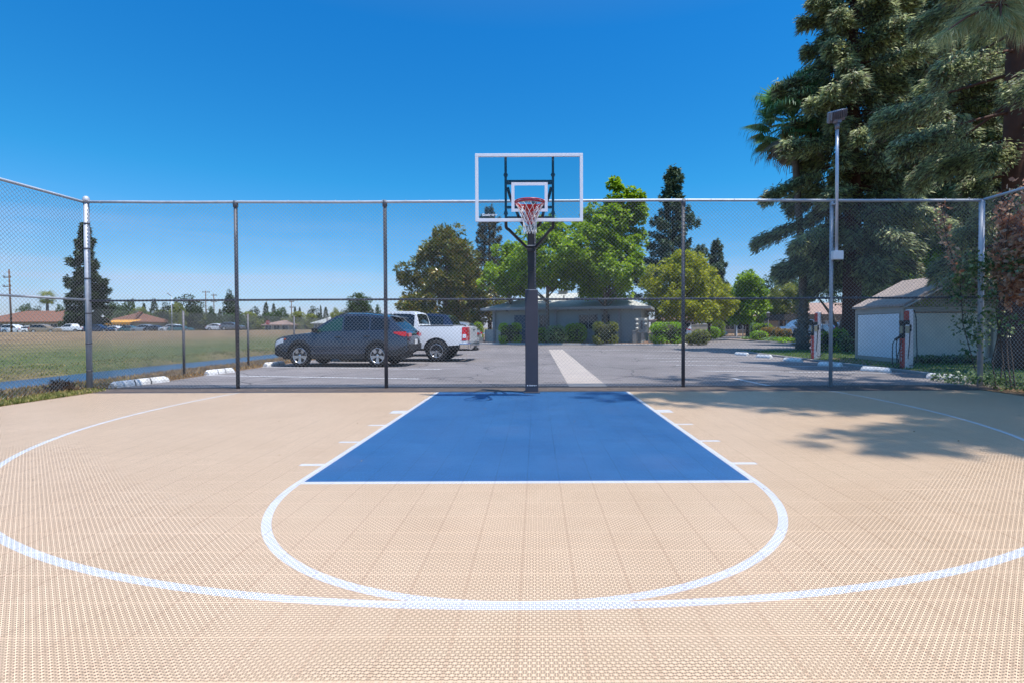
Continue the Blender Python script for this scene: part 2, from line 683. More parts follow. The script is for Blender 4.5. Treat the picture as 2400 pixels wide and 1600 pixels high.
zt, zb = .001, -.026
m.add([(CXL, CY1, zt), (CXR, CY1, zt), (CXR + ew, CY1 + .34, zb), (CXL - ew, CY1 + .34, zb)], [(0, 1, 2, 3)])
m.add([(CXL, CY0, zt), (CXL, CY1, zt), (CXL - ew, CY1 + .34, zb), (CXL - ew, CY0, zb)], [(0, 1, 2, 3)])
m.add([(CXR, CY1, zt), (CXR, CY0, zt), (CXR + ew, CY0, zb), (CXR + ew, CY1 + .34, zb)], [(0, 1, 2, 3)])
tag(m.build("court_edge", EDGE), kind="structure")

# ------------------------------------------------------------------ car park asphalt and markings
LA = R(-10.5)
LU = Vector((math.cos(LA), math.sin(LA), 0))      # along the stalls, away from the canal
LV = Vector((-math.sin(LA), math.cos(LA), 0))     # across the stalls, away from the court


def asphalt_material():
    t = NT("asphalt")
    P = t.pos()
    big = t.noise(P, .25, 6, .6)
    mid = t.noise(P, 2.2, 7, .7)
    agg = t.noise(P, 70, 3, .6)
    f = t.m('ADD', t.m('MULTIPLY', big, .45), t.m('ADD', t.m('MULTIPLY', mid, .35), t.m('MULTIPLY', agg, .2)))
    c = t.ramp(f, [(.36, (.125, .11, .108)), (.5, (.185, .165, .163)), (.64, (.25, .225, .222))])
    vor = t.n('ShaderNodeTexVoronoi', feature='DISTANCE_TO_EDGE')
    wv = t.n('ShaderNodeMix', data_type='VECTOR')
    nz = t.n('ShaderNodeTexNoise')
    nz.inputs['Scale'].default_value = 1.3
    nz.inputs['Detail'].default_value = 6
    t.l(P, nz.inputs['Vector'])
    wv.inputs[0].default_value = .35
    t.l(P, wv.inputs[4])
    t.l(nz.outputs['Color'], wv.inputs[5])
    t.l(wv.outputs[1], vor.inputs['Vector'])
    vor.inputs['Scale'].default_value = .45
    crack = t.m('SUBTRACT', 1, t.step(vor.outputs[0], .006, .004))
    c = t.mix(t.m('MULTIPLY', crack, .75), c, (.05, .045, .05))
    oil = t.step(t.noise(P, .7, 4, .6), .66, .04)
    c = t.mix(t.m('MULTIPLY', oil, .45), c, (.07, .065, .07))
    return t.end(t.princ(c, .85, 0, .3, t.bump(agg, .008, .6)))


ASPH = asphalt_material()
KERBLOW = mat("worn_kerb", (.34, .31, .30), .9, 0, .15, 2, .25, 50, dirt=(.24, .22, .21))
m = MB()
lot = [(-8.45, 10.35), (9.75, 10.35), (9.75, 13.5), (9.75, 24.2), (12.6, 24.9), (40, 25.5), (70, 27), (70, 66), (12, 66), (10.5, 40), (9.2, 33.0), (-4.6, 37.6), (-6.2, 38.2), (-8.6, 30), (-8.45, 20)]
m.add([(x, y, -.016) for x, y in lot], [tuple(range(len(lot)))])
tag(m.build("parking_lot", ASPH), kind="structure")

# dirt strip with reddish soil between court and asphalt
STRIP = mat("strip_soil", (.085, .066, .058), .95, 0, .35, 7, .6, 40)
m = MB()
m.add([(CXL - .4, CY1 + .3, -.024), (CXR + .6, CY1 + .3, -.024), (9.6, 10.42, -.012), (-9.0, 10.42, -.012)], [(0, 1, 2, 3)])
tag(m.build("soil_strip", STRIP), kind="structure")

PAINT = mat("worn_line_paint", (.58, .57, .58), .8, 0, .1, 14, dirt=(.28, .26, .27))
m = MB()


def lot_line(p, L, wd=.1):
    p = Vector((p[0], p[1], -.011))
    a, b = p, p + LU * L
    o = LV * (wd / 2)
    m.add([a - o, b - o, b + o, a + o], [(0, 1, 2, 3)])


for p in ((-8.5, 13.1), (-8.5, 15.85), (-8.5, 18.5), (-8.5, 21.2), (-8.5, 23.9), (-8.5, 26.6)):
    lot_line(p, 5.9)
for p in ((4.3, 19.9), (4.45, 18.0), (4.5, 16.1), (4.55, 13.95), (4.6, 21.6)):
    lot_line((p[0], p[1]), 5.0)
a, b = Vector((4.7, 11.9, -.011)), Vector((4.83, 10.4, -.011))
o = Vector((.06, 0, 0))
m.add([a - o, b - o, b + o, a + o], [(0, 1, 2, 3)])
pa, pb = GP(1300, 818.5, -.011), GP(1710, 823.5, -.011)
o = Vector((0, .08, 0))
m.add([pa - o, pb - o, pb + o, pa + o], [(0, 1, 2, 3)])
tag(m.build("parking_lines", PAINT), kind="structure")
# pale concrete drain strip down the middle of the car park
m = MB()
m.add([(.74, 10.36, -.0115), (1.52, 10.36, -.0115), (1.52, 27.8, -.0115), (.74, 27.8, -.0115)], [(0, 1, 2, 3)])
tag(m.build("concrete_path", mat("pale_concrete", (.38, .325, .285), .9, 0, .12, 2.5, .25, 60, dirt=(.36, .31, .28))), kind="structure")


def kerb(name, pts, wd=.16, h=.13, material=None):
    mm = MB()
    for i in range(len(pts) - 1):
        p, q = Vector((*pts[i], 0)), Vector((*pts[i + 1], 0))
        mm.bar(p + Vector((0, 0, h / 2 - .04)), q + Vector((0, 0, h / 2 - .04)), wd, h)
    o = mm.build(name, material or KERB, bevel=.02)
    return tag(o, kind="structure")


kerb("kerb", [(9.85, 10.8), (9.85, 13.5), (9.85, 24.0), (10.6, 24.5), (12.6, 25.0), (13.6, 25.15)], .12, .085, KERBLOW)
kerb("kerb", [(-6.0, 38.0), (-4.6, 37.5), (2, 35.1), (9.2, 32.9), (9.9, 33.4), (10.6, 36), (11.4, 41)])
kerb("kerb", [(17.2, 48.0), (17.5, 40.0), (17.9, 34.6), (24, 33.2), (34, 32.5)])

# lawns and beds (height .05 above the asphalt, behind the kerbs)
LAWN = mat("lawn_soil", (.05, .075, .022), .95, 0, .4, 4, .8, 40)
DIRT = mat("bed_soil", (.20, .12, .085), .95, 0, .35, 5, .8, 30)
m = MB()
m.add([(x, y, .045) for x, y in [(9.92, 10.3), (30, 10.3), (40, 25.3), (13.6, 25.05), (12.6, 24.9), (10.6, 24.4), (9.92, 23.9)]], [tuple(range(7))])
tag(m.build("lawn", LAWN), kind="structure")
m = MB()
m.add([(x, y, .05) for x, y in [(10.0, 15.4), (11.4, 15.6), (11.3, 18.4), (10.9, 18.6), (10.1, 16.8)]], [tuple(range(5))])
tag(m.build("bed_soil", DIRT), kind="structure")
m = MB()
m.add([(x, y, .05) for x, y in [(-6.0, 38.05), (-4.6, 37.55), (2, 35.15), (9.15, 32.97), (9.85, 33.42), (10.55, 36), (11.35, 41), (11.35, 60), (-20, 60), (-20, 44)]], [tuple(range(10))])
tag(m.build("bed_ground", DIRT), kind="structure")
m = MB()
m.add([(x, y, .055) for x, y in [(17.3, 48.0), (17.6, 40.0), (18.0, 34.7), (24, 33.3), (34, 32.6), (34, 48)]], [tuple(range(6))])
tag(m.build("island_ground", DIRT), kind="structure")

# ------------------------------------------------------------------ chain link fences
FY = 10.19
FTOP = 3.72
FMID = 1.755


def chainlink(A, B, z0, z1, a=.0376, r=.0030, parent=None, name="mesh", material=None, loc=(0, 0, 0), seed=1, sag=.02):
    """zigzag wires hooked into each other, laid between the points A and B"""
    g = np.random.default_rng(seed)
    A, B = np.array(A, float), np.array(B, float)
    L = np.linalg.norm(B - A)
    ex = (B - A) / L
    ey = np.array([-ex[1], ex[0]])
    nw = int(L / a)
    nz = int((z1 - z0) / a)
    k = np.arange(nw)[:, None]
    j = np.arange(nz + 1)[None, :]
    s = (k + ((j + k) % 2)) * a
    z = z0 + j * a + 0 * k
    crest = np.where((j + k) % 2 == 0, -1, 1) * .003
    ph = g.uniform(0, 6.28, 6)
    bulge = sag * (np.sin(s * 2.1 + ph[0]) * np.sin(z * 1.4 + ph[1]) + .6 * np.sin(s * 5.3 + ph[2]) * np.sin(z * 3.1 + ph[3]))
    s = s + .004 * np.sin(z * 4 + s * 3 + ph[4])
    off = crest + bulge
    C = np.stack([A[0] + ex[0] * s + ey[0] * off, A[1] + ex[1] * s + ey[1] * off, z + .006 * np.sin(s * 4 + ph[5])], -1)   # nw, nz+1, 3
    ring = []
    for i in range(3):
        an = 2 * math.pi * i / 3 + .5
        d = np.array([ex[0] * math.cos(an) + ey[0] * math.sin(an), ex[1] * math.cos(an) + ey[1] * math.sin(an), 0]) * r * 1.15
        ring.append(C + d)
    V = np.stack(ring, 2)                                   # nw, nz+1, 3(ring), 3
    idx = np.arange(nw * (nz + 1) * 3).reshape(nw, nz + 1, 3)
    F = []
    for i in range(3):
        i2 = (i + 1) % 3
        F.append(np.stack([idx[:, :-1, i], idx[:, :-1, i2], idx[:, 1:, i2], idx[:, 1:, i]], -1).reshape(-1, 4))
    V = V.reshape(-1, 3) - np.array(loc)
    return fast_obj(name, V, np.concatenate(F), material or WIRE, parent)


def post(parent, x, y, z1, r, material, loc, name="post", capball=False, z0=-.1):
    mm = MB()
    mm.tube([(x - loc[0], y - loc[1], z0), (x - loc[0], y - loc[1], z1)], r, 12)
    o = mm.build(name, material, parent)
    return o


def band(parent, x, y, z, r, loc):
    mm = MB()
    mm.lathe([(r, -.012), (r + .006, -.012), (r + .006, .012), (r, .012)], 12, c=(x - loc[0], y - loc[1], z))
    mm.box((x - loc[0] + r + .012, y - loc[1] - .01, z), (.03, .012, .022))
    return mm.build("tension_band", GALVD, parent)


X0, X1 = -8.94, 9.02
PX_ = [X0 + (X1 - X0) * i / 6 for i in range(7)]
base = (PX_[3], FY, 0)
ff = thing("chain_link_fence", "tall grey chain link fence across the back of the court behind the hoop", "fence", base, group="fences round the court")
chainlink((X0 + .05, FY), (X1 - .05, FY), .02, FTOP - .03, parent=ff, loc=base, seed=3)
for i, x in enumerate(PX_):
    if i in (0, 6):
        o = post(ff, x, FY + .035, FTOP + (.02 if i == 0 else -.02), .05, GALV, base)
        if i == 0:
            mm = MB()
            mm.lathe([(.0, .10), (.03, .095), (.055, .06), (.062, .02), (.062, -.03), (.0, -.03)], 14, c=(x - base[0], FY + .035 - base[1], FTOP + .03))
            mm.build("post_cap", GALV, ff)
            for z in (.35, .9, 1.5, 2.2, 2.8, 3.3):
                band(ff, x, FY + .035, z, .05, base)
    elif i == 5:
        post(ff, x - .02, FY + .035, FTOP - .03, .036, GALV, base)
    else:
        post(ff, x, FY + .035, FTOP - .03, .036, GALVD, base)
        mm = MB()
        mm.lathe([(.0, .05), (.045, .05), (.048, .0), (.048, -.07), (.037, -.08)], 12, c=(x - base[0], FY + .035 - base[1], FTOP - .03))
        mm.build("rail_clamp", GALVD, ff)


def wavy(p0, p1, n, amp, seed):
    g = random.Random(seed)
    out = []
    for i in range(n + 1):
        f = i / n
        p = Vector(p0).lerp(Vector(p1), f)
        p.z += amp * math.sin(f * 9 + seed) + amp * .4 * g.uniform(-1, 1)
        out.append(p)
    return out


mm = MB()
mm.tube(wavy((X0 - base[0], .03, FTOP), (X1 - base[0], .03, FTOP - .01), 24, .008, 2), .028, 10)
mm.build("top_rail", GALV, ff)
mm = MB()
mm.tube(wavy((X0 - base[0], .035, FMID), (X1 - base[0], .035, FMID), 12, .004, 5), .021, 10)
mm.build("mid_rail", GALVD, ff)
mm = MB()
mm.ring((0, 0, 0), .031, .003, 10, 4, Matrix.Rotation(R(90), 4, 'Y'))
tie = mm.build("wire_tie", GALV, ff, loc=(X0 + .3 - base[0], .03, FTOP))
for i in range(76):        # wire ties that hold the mesh to the rails
    if i == 0:
        continue
    o = tie.copy()
    COL.objects.link(o)
    o.parent = ff
    x = X0 + .3 + (i // 2) * .47 - base[0]
    o.location = (x, .03, FTOP) if i % 2 == 0 else (x + .1, .035, FMID)

for sx_, lab, sd in ((X0, "tall grey chain link side fence facing the dry field and canal", 5), (X1, "tall grey chain link side fence grown over with a red leaved vine", 9)):
    base = (sx_, 5.5, 0)
    fs = thing("chain_link_fence", lab, "fence", base, group="fences round the court")
    chainlink((sx_, -1.0), (sx_, FY - .03), .02, FTOP - .03, parent=fs, loc=base, seed=sd, sag=.025)
    for y in (7.2, 4.2, 1.2):
        post(fs, sx_ + (-.035 if sx_ < 0 else .035), y, FTOP - .03, .036, GALVD, base)
    o_ = -.03 if sx_ < 0 else .03
    mm = MB()
    mm.tube(wavy((o_, -6.5, FTOP), (o_, FY - 5.5 + .02, FTOP), 16, .006, sd), .028, 10)
    mm.build("top_rail", GALV, fs)
    mm = MB()
    mm.tube(wavy((o_, -6.5, FMID), (o_, FY - 5.5, FMID + .01), 10, .004, sd), .021, 10)
    mm.build("mid_rail", GALV, fs)

base = (-9.0, 18, 0)
lf = thing("low_fence", "low chain link fence without a top rail between the car park and the canal", "fence", base)
chainlink((-9.02, FY + .15), (-8.75, 33), .02, 1.6, a=.0376, r=.0030, parent=lf, loc=base, seed=21, sag=.03)
for y in (13.0, 15.85, 18.8, 21.7, 24.6, 27.5, 30.4, 33):
    post(lf, -9.02 + .27 * (y - 10.3) / 22.7 + .03, y, 1.64, .03, GALVD, base)

# ------------------------------------------------------------------ lettering helper
def lettering(name, text, size, material, parent, loc, rot=(R(90), 0, 0), depth=.001, bold=0.0):
    cu = bpy.data.curves.new(name, 'FONT')
    cu.body = text
    cu.size = size
    cu.extrude = depth
    cu.offset = bold
    cu.align_x = 'CENTER'
    cu.align_y = 'CENTER'
    tmp = bpy.data.objects.new(name + "_text", cu)
    COL.objects.link(tmp)
    dg = bpy.context.evaluated_depsgraph_get()
    me = bpy.data.meshes.new_from_object(tmp.evaluated_get(dg))
    bpy.data.objects.remove(tmp)
    me.materials.clear()
    me.materials.append(material)
    o = bpy.data.objects.new(name, me)
    COL.objects.link(o)
    o.parent = parent
    o.location = loc
    o.rotation_euler = rot
    return o


# ------------------------------------------------------------------ basketball hoop
PY = 9.36
hoop = thing("basketball_hoop", "basketball hoop with clear backboard, red rim and padded black pole", "basketball hoop", (0, PY, 0))
BD = 8.40                                       # depth of the backboard face
bl, br_ = AT(1113.8, 440, BD).x, AT(1366.2, 440, BD).x
bz1, bz0 = AT(1240, 360.5, BD).z, AT(1240, 520, BD).z
bx = (bl + br_) / 2
bw = br_ - bl
yb = BD - PY
PXC = -.015
m = MB()
m.box((PXC, 0, 1.65), (.128, .128, 3.3))
m.build("pole", BLACKP, hoop, bevel=.012)
m = MB()
m.box((PXC + .005, -.01, .94), (.236, .236, 1.86))
m.box((PXC + .005, -.01, .01), (.30, .27, .02))
pad = m.build("pole_pad", PAD, hoop, bevel=.028)
lettering("lettering", "Goalsetter", .033, WHITE, pad, (PXC + .025, -.131, .14), bold=.0009)
m = MB()
m.box((PXC - .072, -.131, .14), (.02, .003, .02))
m.build("emblem", WHITE, pad)
m = MB()
m.box((PXC + .005, -.01, 1.872), (.228, .228, .006))
m.build("pad_rim", GALV, pad)
# clear board
m = MB()
m.box((bx, yb + .012, (bz0 + bz1) / 2), (bw - .03, .010, bz1 - bz0 - .03))
bb = m.build("backboard", PANE, hoop)
FRW = NT("frosted_white")
FROST = FRW.end(FRW.princ((.74, .76, .82), .4, 0, .4))
m = MB()
t_ = .052
zc, hz = (bz0 + bz1) / 2, (bz1 - bz0)
m.box((bx, yb, bz1 - t_ / 2), (bw, .036, t_))
m.box((bx, yb, bz0 + t_ / 2), (bw, .036, t_))
m.box((bl + t_ / 2, yb, zc), (t_, .036, hz - 2 * t_))
m.box((br_ - t_ / 2, yb, zc), (t_, .036, hz - 2 * t_))
m.build("border", FROST, bb, bevel=.004)
m = MB()
sl, sr = AT(1198.6, 460, BD).x, AT(1283.7, 460, BD).x
sz1, sz0 = AT(1240, 427.6, BD).z, AT(1240, 496.5, BD).z
t_ = .05
m.box(((sl + sr) / 2, yb + .005, sz1 - t_ / 2), (sr - sl, .003, t_))
m.box(((sl + sr) / 2, yb + .005, sz0 + t_ / 2), (sr - sl, .003, t_))
m.box((sl + t_ / 2, yb + .005, (sz0 + sz1) / 2), (t_, .003, sz1 - sz0 - 2 * t_))
m.box((sr - t_ / 2, yb + .005, (sz0 + sz1) / 2), (t_, .003, sz1 - sz0 - 2 * t_))
m.build("target_square", FROST, bb)
lettering("lettering", "Goalsetter", .058, WHITE, bb, (bl + .235, yb + .004, bz0 + .115), bold=.0015)
# steel support frame behind the board
SUP = mat("support_steel", (.035, .05, .065), .4, .2, .15, 12)
uy = yb + .06
ul, ur = AT(1184.8, 440, BD).x, AT(1296.3, 440, BD).x
m = MB()
for ux in (ul, ur):
    m.box((ux, uy, (bz0 + bz1) / 2 + .0), (.04, .045, hz - .03))
    for z in (AT(1240, 408, BD).z, AT(1240, 498, BD).z):
        m.box((ux, uy, z), (.06, .055, .045))
    for z in (AT(1240, 408, BD).z, AT(1240, 500, BD).z):
        m.tube([(ux - .04, uy, z), (ux + .04, uy, z)], .008, 6)
m.box(((ul + ur) / 2, uy + .008, AT(1240, 425, BD).z), (ur - ul - .042, .04, .07))
m.box(((ul + ur) / 2, uy + .008, AT(1240, 484, BD).z), (ur - ul - .042, .035, .04))
m.box(((ul + ur) / 2, uy + .008, AT(1240, 508, BD).z), (ur - ul - .042, .035, .03))
m.build("support_frame", SUP, hoop, bevel=.004)
# four extension arms
armz0, armz1 = AT(1246, 580, PY).z, AT(1246, 545, PY).z


def arm(pts, name):
    mm = MB()
    P3 = []
    pts = [Vector(p) for p in pts]
    for i in range(len(pts) - 1):      # smooth polyline
        for k in range(6):
            f = k / 6
            p_1 = pts[max(i - 1, 0)]
            p2 = pts[min(i + 2, len(pts) - 1)]
            a_, b_ = pts[i], pts[i + 1]
            P3.append(.5 * ((2 * a_) + (b_ - p_1) * f + (2 * p_1 - 5 * a_ + 4 * b_ - p2) * f * f + (3 * a_ - p_1 - 3 * b_ + p2) * f ** 3))
    P3.append(pts[-1])
    mm.tube(P3, .026, 10)
    return mm.build(name, BLACKP, hoop)


zlow = bz0 - .01
for sgn, ux in ((-1, ul), (1, ur)):
    side = PXC + sgn * .085
    P0, P1, P2 = Vector((ux, uy + .03, zlow + .06)), Vector((ux, uy + .06, zlow - .05)), Vector((side, -.02, armz0))
    Q = P1.lerp(P2, .16)
    arm([P0, P1, P1.lerp(Q, .55) + Vector((sgn * .006, 0, -.006)), Q, P1.lerp(P2, .5), P2], "lower_arm")
    zt_ = AT(1240, 436, BD).z
    arm([(ux - sgn * .03, uy + .03, zt_), (ux - sgn * .07, uy + .12, zt_ - .14), (ux - sgn * .13, uy + .25, zt_ - .25), (side + sgn * .10, -.2, zt_ - .42), (side, 0, armz0 + .36)], "upper_arm")
m = MB()
m.box((PXC, -.0, armz0), (.21, .16, .035))
m.build("arm_bracket", BLACKP, hoop, bevel=.004)
m = MB()
m.box((PXC, -.0, armz0 + .36), (.21, .16, .035))
m.build("arm_bracket", BLACKP, hoop, bevel=.004)
m = MB()
m.box((PXC, -.078, armz0 - .06), (.15, .02, .05))
m.build("clamp", BLACKP, hoop, bevel=.004)
m = MB()
m.box((PXC, -.08, 2.25), (.05, .036, .10))
m.box((PXC + .02, -.085, 2.29), (.06, .036, .03))
m.build("height_latch", BLACKP, hoop)
m = MB()
m.box((PXC, -.083, armz0 + .022), (.15, .006, .012))
m.build("bolt_plate", GALV, hoop)
# rim, bracket and net
RX = AT(1241.6, 474, 7.9).x
RY = 7.9 - PY
RZ = AT(1241.6, 473.5, 7.9).z
RR = .229
rim_m = MB()
rim_m.ring((RX, RY, RZ), RR, .0105, 40, 8)
for a in range(12):
    an = 2 * math.pi * a / 12 + .13
    rim_m.tube([(RX + RR * math.cos(an), RY + RR * math.sin(an), RZ - .006), (RX + (RR + .004) * math.cos(an), RY + (RR + .004) * math.sin(an), RZ - .028),
                (RX + (RR - .016) * math.cos(an), RY + (RR - .016) * math.sin(an), RZ - .024)], .004, 5)
rim = rim_m.build("rim", REDP, hoop)
m = MB()
m.box((RX, yb - .022, RZ - .045), (.15, .012, .14))
m.box((RX, (RY + RR + yb) / 2, RZ - .004), (.20, yb - RY - RR - .012, .014))
for sgn in (-1, 1):
    m.bar((RX + sgn * .16, RY + .17, RZ - .012), (RX + sgn * .07, yb - .03, RZ - .03), .014, .03)
    m.bar((RX + sgn * .19, RY + .12, RZ - .02), (RX + sgn * .045, yb - .02, RZ - .22), .02, .05)
# red wrap plate under the rim
m.add([(RX - .10, RY + .02, RZ - .03), (RX + .10, RY + .02, RZ - .03), (RX + .04, yb - .03, RZ - .25), (RX - .04, yb - .03, RZ - .25)], [(0, 1, 2, 3)])
m.lathe([(RR - .004, -.012), (RR - .004, -.040)], 30, c=(RX, RY, RZ))
m.build("bracket", REDP, rim)
m = MB()
NS = 12
lev = [(0, RR - .012), (-.07, RR * .80), (-.15, RR * .64), (-.23, RR * .53), (-.31, RR * .47), (-.385, RR * .43), (-.455, RR * .44)]
gnet = random.Random(4)


def node(i, l):
    a = 2 * math.pi * (i + .5 * (l % 2)) / NS
    z, r_ = lev[l]
    return Vector((RX + r_ * math.cos(a) + gnet.uniform(-.006, .006), RY + r_ * math.sin(a) + gnet.uniform(-.006, .006), RZ - .02 + z + gnet.uniform(-.008, .008)))


nodes = {(i, l): node(i, l) for i in range(NS) for l in range(len(lev))}
for l in range(len(lev) - 1):
    for i in range(NS):
        p = nodes[(i, l)]
        for dlt in ((0, -1) if l % 2 == 0 else (0, 1)):
            q = nodes[((i + dlt) % NS, l + 1)]
            mid = (p + q) / 2 + Vector((0, 0, -.008))
            m.tube([p, mid, q], .0042, 5, cap=False)
m.build("net", CORD, hoop)
# ------------------------------------------------------------------ vehicles
TAILRED = mat("tail_lamp_red", (.55, .012, .012), .15, 0, .1, 30, coat=.6)
LAMPW = mat("lamp_lens", (.7, .72, .75), .12, 0, .05, 30, coat=.6)
AMBER = mat("amber_lens", (.6, .09, .02), .2, 0, .05, 30)
PLATE = mat("plate_white", (.7, .7, .7), .5, 0, .05, 20)
SHADE = mat("sunshade_silver", (.5, .75, .68), .3, .2, .2, 8)


def interp(pts, x):
    return float(np.interp(x, [p[0] for p in pts], [p[1] for p in pts]))


def wheel_parts(root, x, y, r, side, wdt=.22, rimr=None, spokes=5, rimmat=None, flare=.0):
    """a tyre mesh named wheel with its rim as a child; side = +1 for the left-hand side"""
    rimr = rimr or r * .66
    M = Matrix.Rotation(R(-90) * side, 4, 'X')
    m = MB()
    h = wdt / 2
    m.lathe([(rimr, -h * .8), (r * .9, -h), (r * .98, -h * .75), (r, -h * .4), (r, h * .4), (r * .98, h * .75), (r * .9, h), (rimr, h * .8)], 32, M)
    wh = m.build("wheel", RUBBER, root, loc=(x, y, r))
    m = MB()
    m.lathe([(rimr * 1.0, h * .55), (rimr * 1.03, h * .84), (rimr * .95, h * .86), (rimr * .90, h * .45), (rimr * .86, -h * .5)], 32, M, 0)
    m.lathe([(rimr * .88, -h * .3), (0, -h * .3)], 24, M, 1)
    m.lathe([(rimr * .2, h * .3), (rimr * .2, h * .72), (rimr * .15, h * .8), (0, h * .8)], 16, M, 0)
    for k in range(spokes):
        a = 2 * math.pi * k / spokes + .3
        ca, sa = math.cos(a), math.sin(a)
        w0, w1 = rimr * .13, rimr * .27

        def P(rr, ww, zz):
            return M @ Vector((rr * ca - ww * sa, rr * sa + ww * ca, zz))
        vs = [P(rimr * .12, -w0, h * .72), P(rimr * .12, w0, h * .72), P(rimr * .93, w1, h * .80), P(rimr * .93, -w1, h * .80),
              P(rimr * .12, -w0, h * .3), P(rimr * .12, w0, h * .3), P(rimr * .93, w1 * .8, h * .4), P(rimr * .93, -w1 * .8, h * .4)]
        m.add(vs, [(0, 1, 2, 3), (0, 4, 5, 1), (1, 5, 6, 2), (2, 6, 7, 3), (3, 7, 4, 0)], 0)
    m.build("rim", [rimmat or ALLOY, BLACKPL], wh)
    return wh


class Car:
    """body shape from a side profile, a plan taper and a tumblehome"""

    def __init__(s, sp):
        s.sp = sp
        s.L, s.W, s.H = sp['L'], sp['W'], sp['H']
        s.ra = sp['arch']

    def plan(s, x):
        u = max(0.0, (abs(x) / (s.L / 2) - .70) / .30)
        return 1 - s.sp.get('taper', .15) * u * u

    def w(s, x, z):
        zz = (z - .62) / .6
        t = 1 - .07 * max(0, zz) ** 1.6 - .05 * max(0, -zz) ** 1.5
        return s.W / 2 * s.plan(x) * t

    def deck(s, x):
        return interp(s.sp['deck'], x)

    def roof(s, x):
        return interp(s.sp['roof'], x)

    def lo(s, x):
        z = interp(s.sp['sill'], x)
        for xc in s.sp['axles']:
            d = abs(x - xc)
            if d < s.ra:
                z = max(z, s.sp['wr'] + math.sqrt(s.ra ** 2 - d * d))
        return min(z, s.deck(x) - .08)

    def gw(s, x, z):
        b = s.deck(x)
        t = max(0, (z - b) / max(.01, s.H - b))
        return (s.w(x, b) - .015) * (1 - s.sp.get('tumble', .17) * t)

    def columns(s, x0, x1, n):
        xs = set(np.linspace(x0, x1, n).tolist())
        for xc in s.sp['axles']:
            for a in np.linspace(0, math.pi, 17):
                x = xc + s.ra * .9995 * math.cos(a)
                if x0 < x < x1:
                    xs.add(float(x))
            for e in (-1, 1):
                for q in (1.0, 1.002):
                    x = xc + e * s.ra * q
                    if x0 < x < x1:
                        xs.add(x)
        return sorted(xs)

    def body(s, m, mi=0, n=44, k=9):
        xs = s.columns(-s.L / 2, s.L / 2, n)
        for sg in (1, -1):
            rows = []
            for x in xs:
                a, b = s.lo(x), s.deck(x)
                rows.append([Vector((x, sg * s.w(x, a + (b - a) * j / k), a + (b - a) * j / k)) for j in range(k + 1)])
            m.grid(rows, mi, True, flip=(sg > 0))
        rows = []
        for x in xs:
            b = s.deck(x)
            ww = s.w(x, b)
            rows.append([Vector((x, ww * q, b + .035 * (1 - q * q))) for q in (-1, -.85, -.5, 0, .5, .85, 1)])
        m.grid(rows, mi, True, flip=True)
        for e, x in ((-1, -s.L / 2), (1, s.L / 2)):
            a, b = s.lo(x), s.deck(x)
            rows = []
            for j in range(k + 1):
                z = a + (b - a) * j / k
                ww = s.w(x, z)
                rows.append([Vector((x + e * .07 * (1 - q * q), ww * q, z)) for q in (-1, -.6, -.2, .2, .6, 1)])
            m.grid(rows, mi, True, flip=(e < 0))

    def cabin(s, m, mi=0, n=30, k=6):
        x0, x1 = s.sp['cab']
        xs = np.linspace(x0, x1, n)
        for sg in (1, -1):
            rows = []
            for x in xs:
                a, b = s.deck(x) - .01, max(s.roof(x), s.deck(x))
                rows.append([Vector((x, sg * s.gw(x, a + (b - a) * j / k), a + (b - a) * j / k)) for j in range(k + 1)])
            m.grid(rows, mi, True, flip=(sg > 0))
        rows = []
        for x in xs:
            b = max(s.roof(x), s.deck(x))
            ww = s.gw(x, b)
            rows.append([Vector((x, ww * q, b + .045 * (1 - q * q) * min(1, (b - s.deck(x)) / .3))) for q in (-1, -.92, -.6, 0, .6, .92, 1)])
        m.grid(rows, mi, True, flip=True)

    def side_patch(s, m, x0, x1, zlo, zhi, off=.006, sides=(1, -1), n=12, k=4, green=False, mi=0):
        """panel hugging the flank; zlo / zhi are functions of x"""
        for sg in sides:
            rows = []
            for x in np.linspace(x0, x1, n):
                a, b = zlo(x), zhi(x)
                if b < a + .004:
                    b = a + .004
                f = s.gw if green else s.w
                rows.append([Vector((x, sg * (f(x, a + (b - a) * j / k) + off), a + (b - a) * j / k)) for j in range(k + 1)])
            m.grid(rows, mi, True, flip=(sg > 0))

    def top_patch(s, m, x0, x1, q0=.88, off=.008, n=8, mi=0):
        rows = []
        for x in np.linspace(x0, x1, n):
            b = s.roof(x)
            ww = s.gw(x, b) * q0
            sl = (s.roof(x + .02) - s.roof(x - .02)) / .04
            nv = Vector((-sl, 0, 1)).normalized() * off
            cr_ = .045 * min(1, max(0, b - s.deck(x)) / .3)
            rows.append([Vector((x, ww * q, b + cr_ * (1 - (q * q0) ** 2))) + nv for q in (-1, -.6, 0, .6, 1)])
        m.grid(rows, mi, True, flip=True)

    def wells(s, m, mi=0):
        for xc in s.sp['axles']:
            for sg in (1, -1):
                poly = [(s.ra * 1.0 * math.cos(a), s.ra * math.sin(a)) for a in np.linspace(0, math.pi, 15)]
                M = Matrix.Translation((xc, sg * (s.W / 2 - .19), s.sp['wr'])) @ Matrix.Rotation(R(90), 4, 'X')
                m.prism(poly, -.15, .15, M, mi)
        z = interp(s.sp['sill'], 0)
        m.box((0, 0, z + .12), (s.L * .9, s.W * .72, .3), mi=mi)


